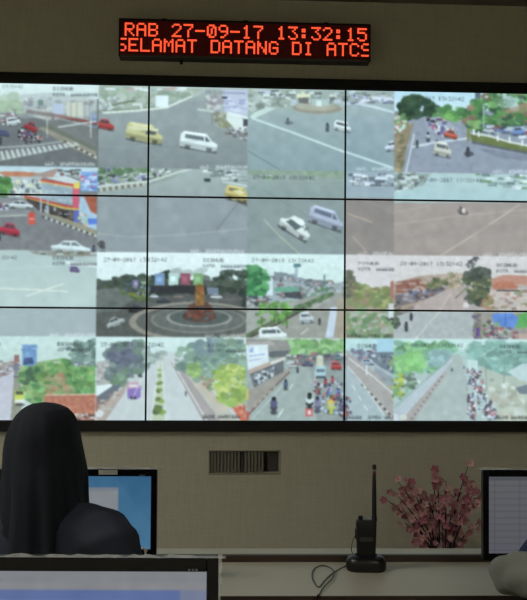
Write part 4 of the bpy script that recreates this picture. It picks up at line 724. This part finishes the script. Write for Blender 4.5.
# ---------------------------------------------------------------- vase of blossom
FY = -.34
v0 = at(443, 552, FY)
t = thing('blossom_vase', 'vase of pink artificial blossom branches against the wall behind the desk', 'plant', (v0.x, FY, 0))
VH = at(443, 553, FY).z
obj('vase', lathe([(.075, 0), (.09, .01), (.115, VH*.35), (.11, VH*.6), (.07, VH*.86), (.06, VH*.94), (.072, VH), (.062, VH), (.05, VH*.93), (.05, VH*.5)], 28), mat('cream_ceramic', (190, 182, 165), rough=.3), t, 'auto')
PINK = [mat('pink_petal', (208, 146, 154), rough=.7, var=.2), mat('rose_petal', (184, 112, 130), rough=.7, var=.2), mat('pale_pink_petal', (218, 172, 168), rough=.7, var=.2)]
HEART = mat('yellow_heart', (186, 140, 84), rough=.7)
def blossom_mesh(k):
    bm = bmesh.new(); r = .0205
    for i in range(5):
        a = i*2*math.pi/5; ca, sa = math.cos(a), math.sin(a)
        pts = [(0, 0, 0), (.5, -.42, .3), (.95, -.3, .42), (1.05, 0, .5), (.95, .3, .42), (.5, .42, .3)]
        f = [bm.verts.new(((x*ca-y*sa)*r, (x*sa+y*ca)*r, z*r)) for x, y, z in pts]; mid = bm.verts.new((.55*r*ca, .55*r*sa, .16*r))
        for j in range(6): bm.faces.new((f[j], f[(j+1) % 6], mid))
    h = [bm.verts.new((.22*r*math.cos(a), .22*r*math.sin(a), .12*r)) for a in np.linspace(0, 2*math.pi, 6)[:-1]]; tp = bm.verts.new((0, 0, .42*r))
    for j in range(5): bm.faces.new((h[j], h[(j+1) % 5], tp)).material_index = 1
    me = bpy.data.meshes.new('blossom'); bm.to_mesh(me); bm.free(); me.materials.append(PINK[k]); me.materials.append(HEART); return me
BMS = [blossom_mesh(k) for k in range(3)]
tips = [(386, 499), (396, 479), (413, 484), (402, 487), (416, 541), (405, 523), (437, 470), (446, 481), (456, 492), (468, 466), (474, 481), (482, 492), (479, 522), (465, 534), (449, 531), (429, 500), (463, 507), (420, 505), (441, 500), (471, 500), (425, 520), (455, 512), (391, 489), (408, 479), (398, 506), (421, 492), (433, 478), (474, 492)]
random.seed(11)
for i, (px, py) in enumerate(tips):
    e = at(px, py, FY+random.uniform(-.10, .12)) - Vector((v0.x, FY, 0))
    s = Vector((random.uniform(-.04, .04) if i > 2 else (-.03, 0, .035)[i], random.uniform(-.03, .03), VH-.12)); s.x = max(-.04, min(.04, e.x*.25+random.uniform(-.01, .01)))
    k1 = s.lerp(e, .35)+Vector((-e.x*.18, 0, .03)); k2 = s.lerp(e, .72)+Vector((-e.x*.1, random.uniform(-.01, .01), .025))
    path = spline([s, k1, k2, e], 7)
    obj('stem', tube(path, [.0048-.0034*j/(len(path)-1) for j in range(len(path))], 6), mat('dark_twig', (44, 34, 28), rough=.8), t, True)
    n = 12 if i < 16 else 9
    for j in range(n):
        u = .45+.55*j/(n-1); q = path[min(len(path)-1, int(u*(len(path)-1)))]+Vector((random.uniform(-.018, .018), random.uniform(-.022, .012), random.uniform(-.016, .016)))
        if q.z < VH+.02: continue
        o = bpy.data.objects.new('blossom', BMS[random.choice((0, 0, 1, 2, 2))]); col.objects.link(o); o.parent = t; o.location = q
        o.rotation_euler = (R(90)+random.uniform(-.8, .8), random.uniform(-.8, .8), random.uniform(-.7, .7)); o.scale = (random.uniform(.6, 1.1),)*3

# ---------------------------------------------------------------- seated people
SKIN = mat('skin', (172, 122, 94), rough=.5, var=.06); EYE = mat('eye_white', (220, 215, 210), rough=.3); IRIS = mat('dark_iris', (30, 20, 15), rough=.2)
def skin_mesh(name, V, E, root, sub=2):
    """V: name -> (co, radius); E: pairs of names"""
    keys = list(V); me = bpy.data.meshes.new(name)
    me.from_pydata([V[k][0] for k in keys], [(keys.index(a), keys.index(c)) for a, c in E], [])
    o = bpy.data.objects.new(name, me); col.objects.link(o)
    o.modifiers.new('skin', 'SKIN').use_smooth_shade = True; s = o.modifiers.new('sub', 'SUBSURF'); s.levels = sub; s.render_levels = sub
    for k, sv in zip(keys, me.skin_vertices[0].data):
        r = V[k][1]; sv.radius = r if isinstance(r, tuple) else (r, r); sv.use_root = (k == root)
    dg = bpy.context.evaluated_depsgraph_get(); out = bpy.data.meshes.new_from_object(o.evaluated_get(dg)); bpy.data.objects.remove(o); bpy.data.meshes.remove(me)
    out.name = name
    return out
def person(label, loc, rz, dress, scarf, dz=0., lean=0., arms=None, hem=None, wide=1., hip=0.):
    t = thing('person', label, 'person', loc, rz, 'people seated at the long desk')
    A = {}; up_ = lambda x, y, z: (x, y+lean, z+dz)
    A['pelvis'] = ((0, -.02, .535), (.135, .11)); A['waist'] = ((0, -.025+lean*.4, .68+dz*.4), (.115, .09)); A['chest'] = (up_(0, -.02, .84), (.125, .095)); A['upper'] = (up_(0, -.015, .945), (.10, .075))
    A['neck'] = (up_(0, .015, 1.03), .05); A['throat'] = (up_(0, .03, 1.075), .048); A['jaw'] = (up_(0, .045, 1.115), (.058, .066)); A['skull'] = (up_(0, .04, 1.17), (.068, .085)); A['crown'] = (up_(0, .035, 1.215), (.062, .078))
    A['nose_bridge'] = (up_(0, .118, 1.165), .010); A['nose'] = (up_(0, .138, 1.142), .010)
    E = [('pelvis', 'waist'), ('waist', 'chest'), ('chest', 'upper'), ('upper', 'neck'), ('neck', 'throat'), ('throat', 'jaw'), ('jaw', 'skull'), ('skull', 'crown'), ('skull', 'nose_bridge'), ('nose_bridge', 'nose')]
    D = {}
    for s, n in ((-1, 'l'), (1, 'r')):
        a = arms or dict(sh=(.180, -.04, .985), el=(.20, .05, .79), wr=(.115, .20, .785))
        sh, el, wr = a['sh'], a['el'], a['wr']
        A[n+'clav'] = (up_(s*.1, -.03, sh[2]+.018*a.get('k', 1)), .046*a.get('k', 1)); A[n+'sh'] = (up_(s*sh[0], sh[1], sh[2]), .055*a.get('k', 1)); A[n+'el'] = ((s*el[0], el[1], el[2]), .038)
        mid = [(c+d_)/2 for c, d_ in zip(A[n+'sh'][0], A[n+'el'][0])]; A[n+'ua'] = (tuple(mid), .045*a.get('k', 1))
        A[n+'fa'] = ((s*(el[0]*.55+wr[0]*.45), el[1]*.55+wr[1]*.45, el[2]*.5+wr[2]*.5), .036); A[n+'wr'] = ((s*wr[0], wr[1], wr[2]), (.026, .02))
        pm = (s*(wr[0]-.008), wr[1]+.05, wr[2]-.004); A[n+'palm'] = (pm, (.034, .014))
        E += [('upper', n+'clav'), (n+'clav', n+'sh'), (n+'sh', n+'ua'), (n+'ua', n+'el'), (n+'el', n+'fa'), (n+'fa', n+'wr'), (n+'wr', n+'palm')]
        for f, (ox, ln) in enumerate(((-.027, .062), (-.009, .074), (.009, .07), (.027, .056))):
            b0 = (pm[0]+s*ox, pm[1]+.03, pm[2]); b1 = (pm[0]+s*ox*1.15, pm[1]+.03+ln*.5, pm[2]+.006); b2 = (pm[0]+s*ox*1.2, pm[1]+.03+ln, pm[2]-.012)
            A[n+'k%d' % f] = (b0, .0095); A[n+'m%d' % f] = (b1, .0085); A[n+'t%d' % f] = (b2, .0072)
            E += [(n+'palm', n+'k%d' % f), (n+'k%d' % f, n+'m%d' % f), (n+'m%d' % f, n+'t%d' % f)]
        q0 = (pm[0]-s*.036, pm[1]-.008, pm[2]-.004); q1 = (pm[0]-s*.056, pm[1]+.022, pm[2]-.008); A[n+'th0'] = (q0, .010); A[n+'th1'] = (q1, .0085); E += [(n+'palm', n+'th0'), (n+'th0', n+'th1')]
        A[n+'hip'] = ((s*.09, .03, .525), .095); A[n+'thigh'] = ((s*.095, .22, .525), .082); A[n+'knee'] = ((s*.1, .41, .52), .062); A[n+'calf'] = ((s*.1, .42, .33), .052); A[n+'ankle'] = ((s*.1, .40, .09), .038); A[n+'heel'] = ((s*.1, .385, .045), .036); A[n+'toe'] = ((s*.105, .53, .032), (.04, .028))
        E += [('pelvis', n+'hip'), (n+'hip', n+'thigh'), (n+'thigh', n+'knee'), (n+'knee', n+'calf'), (n+'calf', n+'ankle'), (n+'ankle', n+'heel'), (n+'heel', n+'toe')]
    SL = ('pelvis', 'waist', 'chest', 'upper', 'lhip', 'rhip', 'lthigh', 'rthigh', 'lknee', 'rknee', 'lcalf', 'rcalf', 'lsh', 'rsh', 'lclav', 'rclav', 'lua', 'rua')
    AB = {k: (co, tuple(x*.8 for x in r) if isinstance(r, tuple) else r*.8) if k in SL else (co, r) for k, (co, r) in A.items()}
    me = skin_mesh('body', AB, E, 'pelvis'); bm = bmesh.new(); bm.from_mesh(me); bpy.data.meshes.remove(me)
    for f in bm.faces: f.material_index = 0
    for s in (-1, 1):
        for rad, y, mi in ((.0095, .103, 1), (.005, .1095, 2)):
            b2 = bmesh.new(); bmesh.ops.create_uvsphere(b2, u_segments=10, v_segments=8, radius=rad, matrix=Matrix.Translation(up_(s*.03, y, 1.168)))
            for f in b2.faces: f.material_index = mi
            merge(bm, b2)
        b2 = bmesh.new(); bmesh.ops.create_uvsphere(b2, u_segments=10, v_segments=8, radius=1, matrix=Matrix.Translation(up_(s*.07, .035, 1.155)) @ Matrix.Diagonal((.01, .018, .03, 1))); merge(bm, b2)
    b2 = bmesh.new(); bmesh.ops.create_uvsphere(b2, u_segments=12, v_segments=6, radius=1, matrix=Matrix.Translation(up_(0, .11, 1.112)) @ Matrix.Diagonal((.022, .008, .006, 1)))
    for f in b2.faces: f.material_index = 3
    merge(bm, b2)
    obj('body', bm, [SKIN, EYE, IRIS, mat('lips', (150, 84, 78), rough=.5)], t, True)
    # dress: follows the body, ends at neck, wrists and ankles
    C = {}; g = .013
    for k, (co, r) in A.items():
        kk = k[1:] if k[0] in 'lr' and k not in ('neck',) else k
        if k in ('jaw', 'skull', 'crown', 'nose', 'nose_bridge', 'throat') or kk in ('palm', 'toe', 'heel', 'th0', 'th1') or (len(kk) == 2 and kk[0] in 'kmt' and kk[1].isdigit()): continue
        gg = g+(.006 if kk in ('sh', 'clav', 'ua') else 0)+(.012 if kk in ('hip', 'thigh', 'knee', 'calf') else 0)+(.02 if kk == 'ankle' else 0)
        C[k] = (co, tuple(x+gg for x in r) if isinstance(r, tuple) else r+gg)
    me = skin_mesh('dress', C, [e for e in E if e[0] in C and e[1] in C], 'pelvis', 3); me.materials.append(dress)
    for v in me.vertices:
        k = v.co; v.co = k+v.normal*(.0035*math.sin(60*k.x+35*k.z+9*math.sin(14*k.y))+.0025*math.sin(95*k.z-40*k.x+50*k.y))
    o = bpy.data.objects.new('dress', me); col.objects.link(o); o.parent = t
    for n, s in (('l', -1), ('r', 1)):
        obj('shoe', ring_loft([[(s*.102+a, y, z0+b2) for a, b2 in rrect(w, hh, .02)] for y, w, hh, z0 in ((.335, .05, .05, .035), (.36, .078, .085, .0445), (.43, .086, .082, .043), (.52, .095, .06, .032), (.575, .07, .04, .022))]), BLACK, t, 'auto')
    # headscarf
    tab = [(1.2845, .004), (1.281, .03), (1.272, .05), (1.255, .067), (1.235, .078), (1.21, .086), (1.17, .092), (1.12, .0975), (1.07, .101), (1.02, .104), (.97, .108), (.92, .113), (.85, .12), (.78, .126)]
    zs = np.array([a for a, _ in tab])[::-1]; ws = np.array([b_ for _, b_ in tab])[::-1]
    n = 96; rows = 44; bm = bmesh.new(); grid = []; hemf = hem or (lambda a: .84)
    for j in range(rows+1):
        u = j/rows; row = []
        for i in range(n):
            a = 2*math.pi*i/n; zb = hemf(a); tt = u**1.25; z = 1.2845+(zb-1.2845)*tt
            w = float(np.interp(z, zs, ws)); low = max(0., min(1., (1.15-z)/.28)); wd = w*(1+(wide-1)*max(0., min(1., (1.10-z)/.05)))
            back = max(0., -math.sin(a)); front = max(0., math.sin(a))
            d = w*1.06+.012*(w > .05)+back*low*.035+front*low*.03
            fold = (.009*math.sin(a*9+1.3+z*4)+.005*math.sin(a*17+z*9)+.003*math.sin(a*5-2*z))*min(1, low*1.3+.12)*(1 if w > .05 else .3)
            sag = .0025*math.sin(a*3+z*40)*min(1, w/.09)
            x = (wd+fold+sag)*math.cos(a); y = .035+(d+fold+sag)*math.sin(a)-back*low*.01
            row.append(bm.verts.new(up_(x, y, z)))
        grid.append(row)
    top = bm.verts.new(up_(0, .035, 1.2848))
    for i in range(n): bm.faces.new((grid[0][i], grid[0][(i+1) % n], top))
    for j in range(rows):
        for i in range(n):
            a = 2*math.pi*(i+.5)/n; zc = (grid[j][i].co.z+grid[j+1][i].co.z)/2-dz
            if ((a-math.pi/2)/.62)**2+((zc-1.155)/.075)**2 < 1: continue
            bm.faces.new((grid[j][i], grid[j][(i+1) % n], grid[j+1][(i+1) % n], grid[j+1][i]))
    sc = obj('headscarf', bm, scarf, t, True)
    so = sc.modifiers.new('cloth_thickness', 'SOLIDIFY'); so.thickness = .002; so.offset = -1
    return t
def chair(label, loc, rz):
    t = thing('office_chair', label, 'chair', loc, rz, 'office chairs at the long desk'); FAB = mat('dark_chair_fabric', (34, 34, 38), rough=.9, bump=.3, scale=300)
    obj('seat', bx(-.23, .23, -.22, .22, .36, .425, .03, seg=3), FAB, t, True); obj('backrest', bx(-.2, .2, -.29, -.25, .52, .80, .018, seg=3), FAB, t, True)
    obj('back_bar', tube(spline([(0, -.1, .352), (0, -.24, .36), (0, -.305, .44), (0, -.30, .6)], 6), .014, 8), BLACK, t, True); obj('column', lathe([(.03, .08), (.03, .25), (.02, .25), (.02, .36)], 14), STEEL, t, 'auto')
    for k in range(5):
        a = k*2*math.pi/5+.3; d = Vector((math.cos(a), math.sin(a), 0)); l = obj('leg', tube([d*.02+Vector((0, 0, .1)), d*.15+Vector((0, 0, .095)), d*.28+Vector((0, 0, .07))], [.02, .017, .013], 8), BLACK, t, True)
        m_ = Matrix.Translation(d*.28+Vector((0, 0, .027))) @ Matrix.Rotation(a, 4, 'Z') @ Matrix.Rotation(R(90), 4, 'X'); b = lathe([(.02, -.02), (.027, -.016), (.027, .016), (.02, .02)], 14); bmesh.ops.transform(b, matrix=m_, verts=b.verts[:]); obj('caster', b, BLACK, l, 'auto')
    return t
PY = -2.49
px1 = at(40.5, 470, PY).x
CHAR = mat('charcoal_dress_cloth', (58, 62, 74), rough=.9, var=.15, scale=220, bump=.2, spec=.2)
VEIL = mat('black_veil_cloth', (31, 34, 42), rough=.85, var=.2, scale=260, bump=.15, spec=.25)
def hem1(a):
    c = math.cos(a); s = max(0, min(1, (c-.36)/.22)); s = s*s*(3-2*s); return .80+.21*s
person('person in a long black headscarf and charcoal dress seated before the blue screen', (px1, PY, 0), R(-2), CHAR, VEIL, hem=hem1)
chair('dark low-backed office chair under the person in the black headscarf', (px1, PY-.0, 0), R(-2))
px2 = at(590, 520, PY).x
GREY = mat('grey_shirt_cloth', (132, 134, 124), rough=.85, var=.1, scale=200, bump=.2, sheen=.1); NAVY = mat('navy_scarf_cloth', (34, 42, 78), rough=.8, var=.2, scale=260, bump=.15)
person('person in a grey top and navy headscarf seated by the pale table screen', (px2, PY, 0), R(-2), GREY, NAVY, dz=-.145, lean=.05,
       arms=dict(sh=(.155, -.02, 1.010), el=(.165, .16, .835), wr=(.06, .22, .787), k=.78), hem=lambda a: 1.02+.01*math.sin(a*3), wide=1.36)
chair('dark low-backed office chair under the person in the grey top', (px2, PY, 0), R(-2))
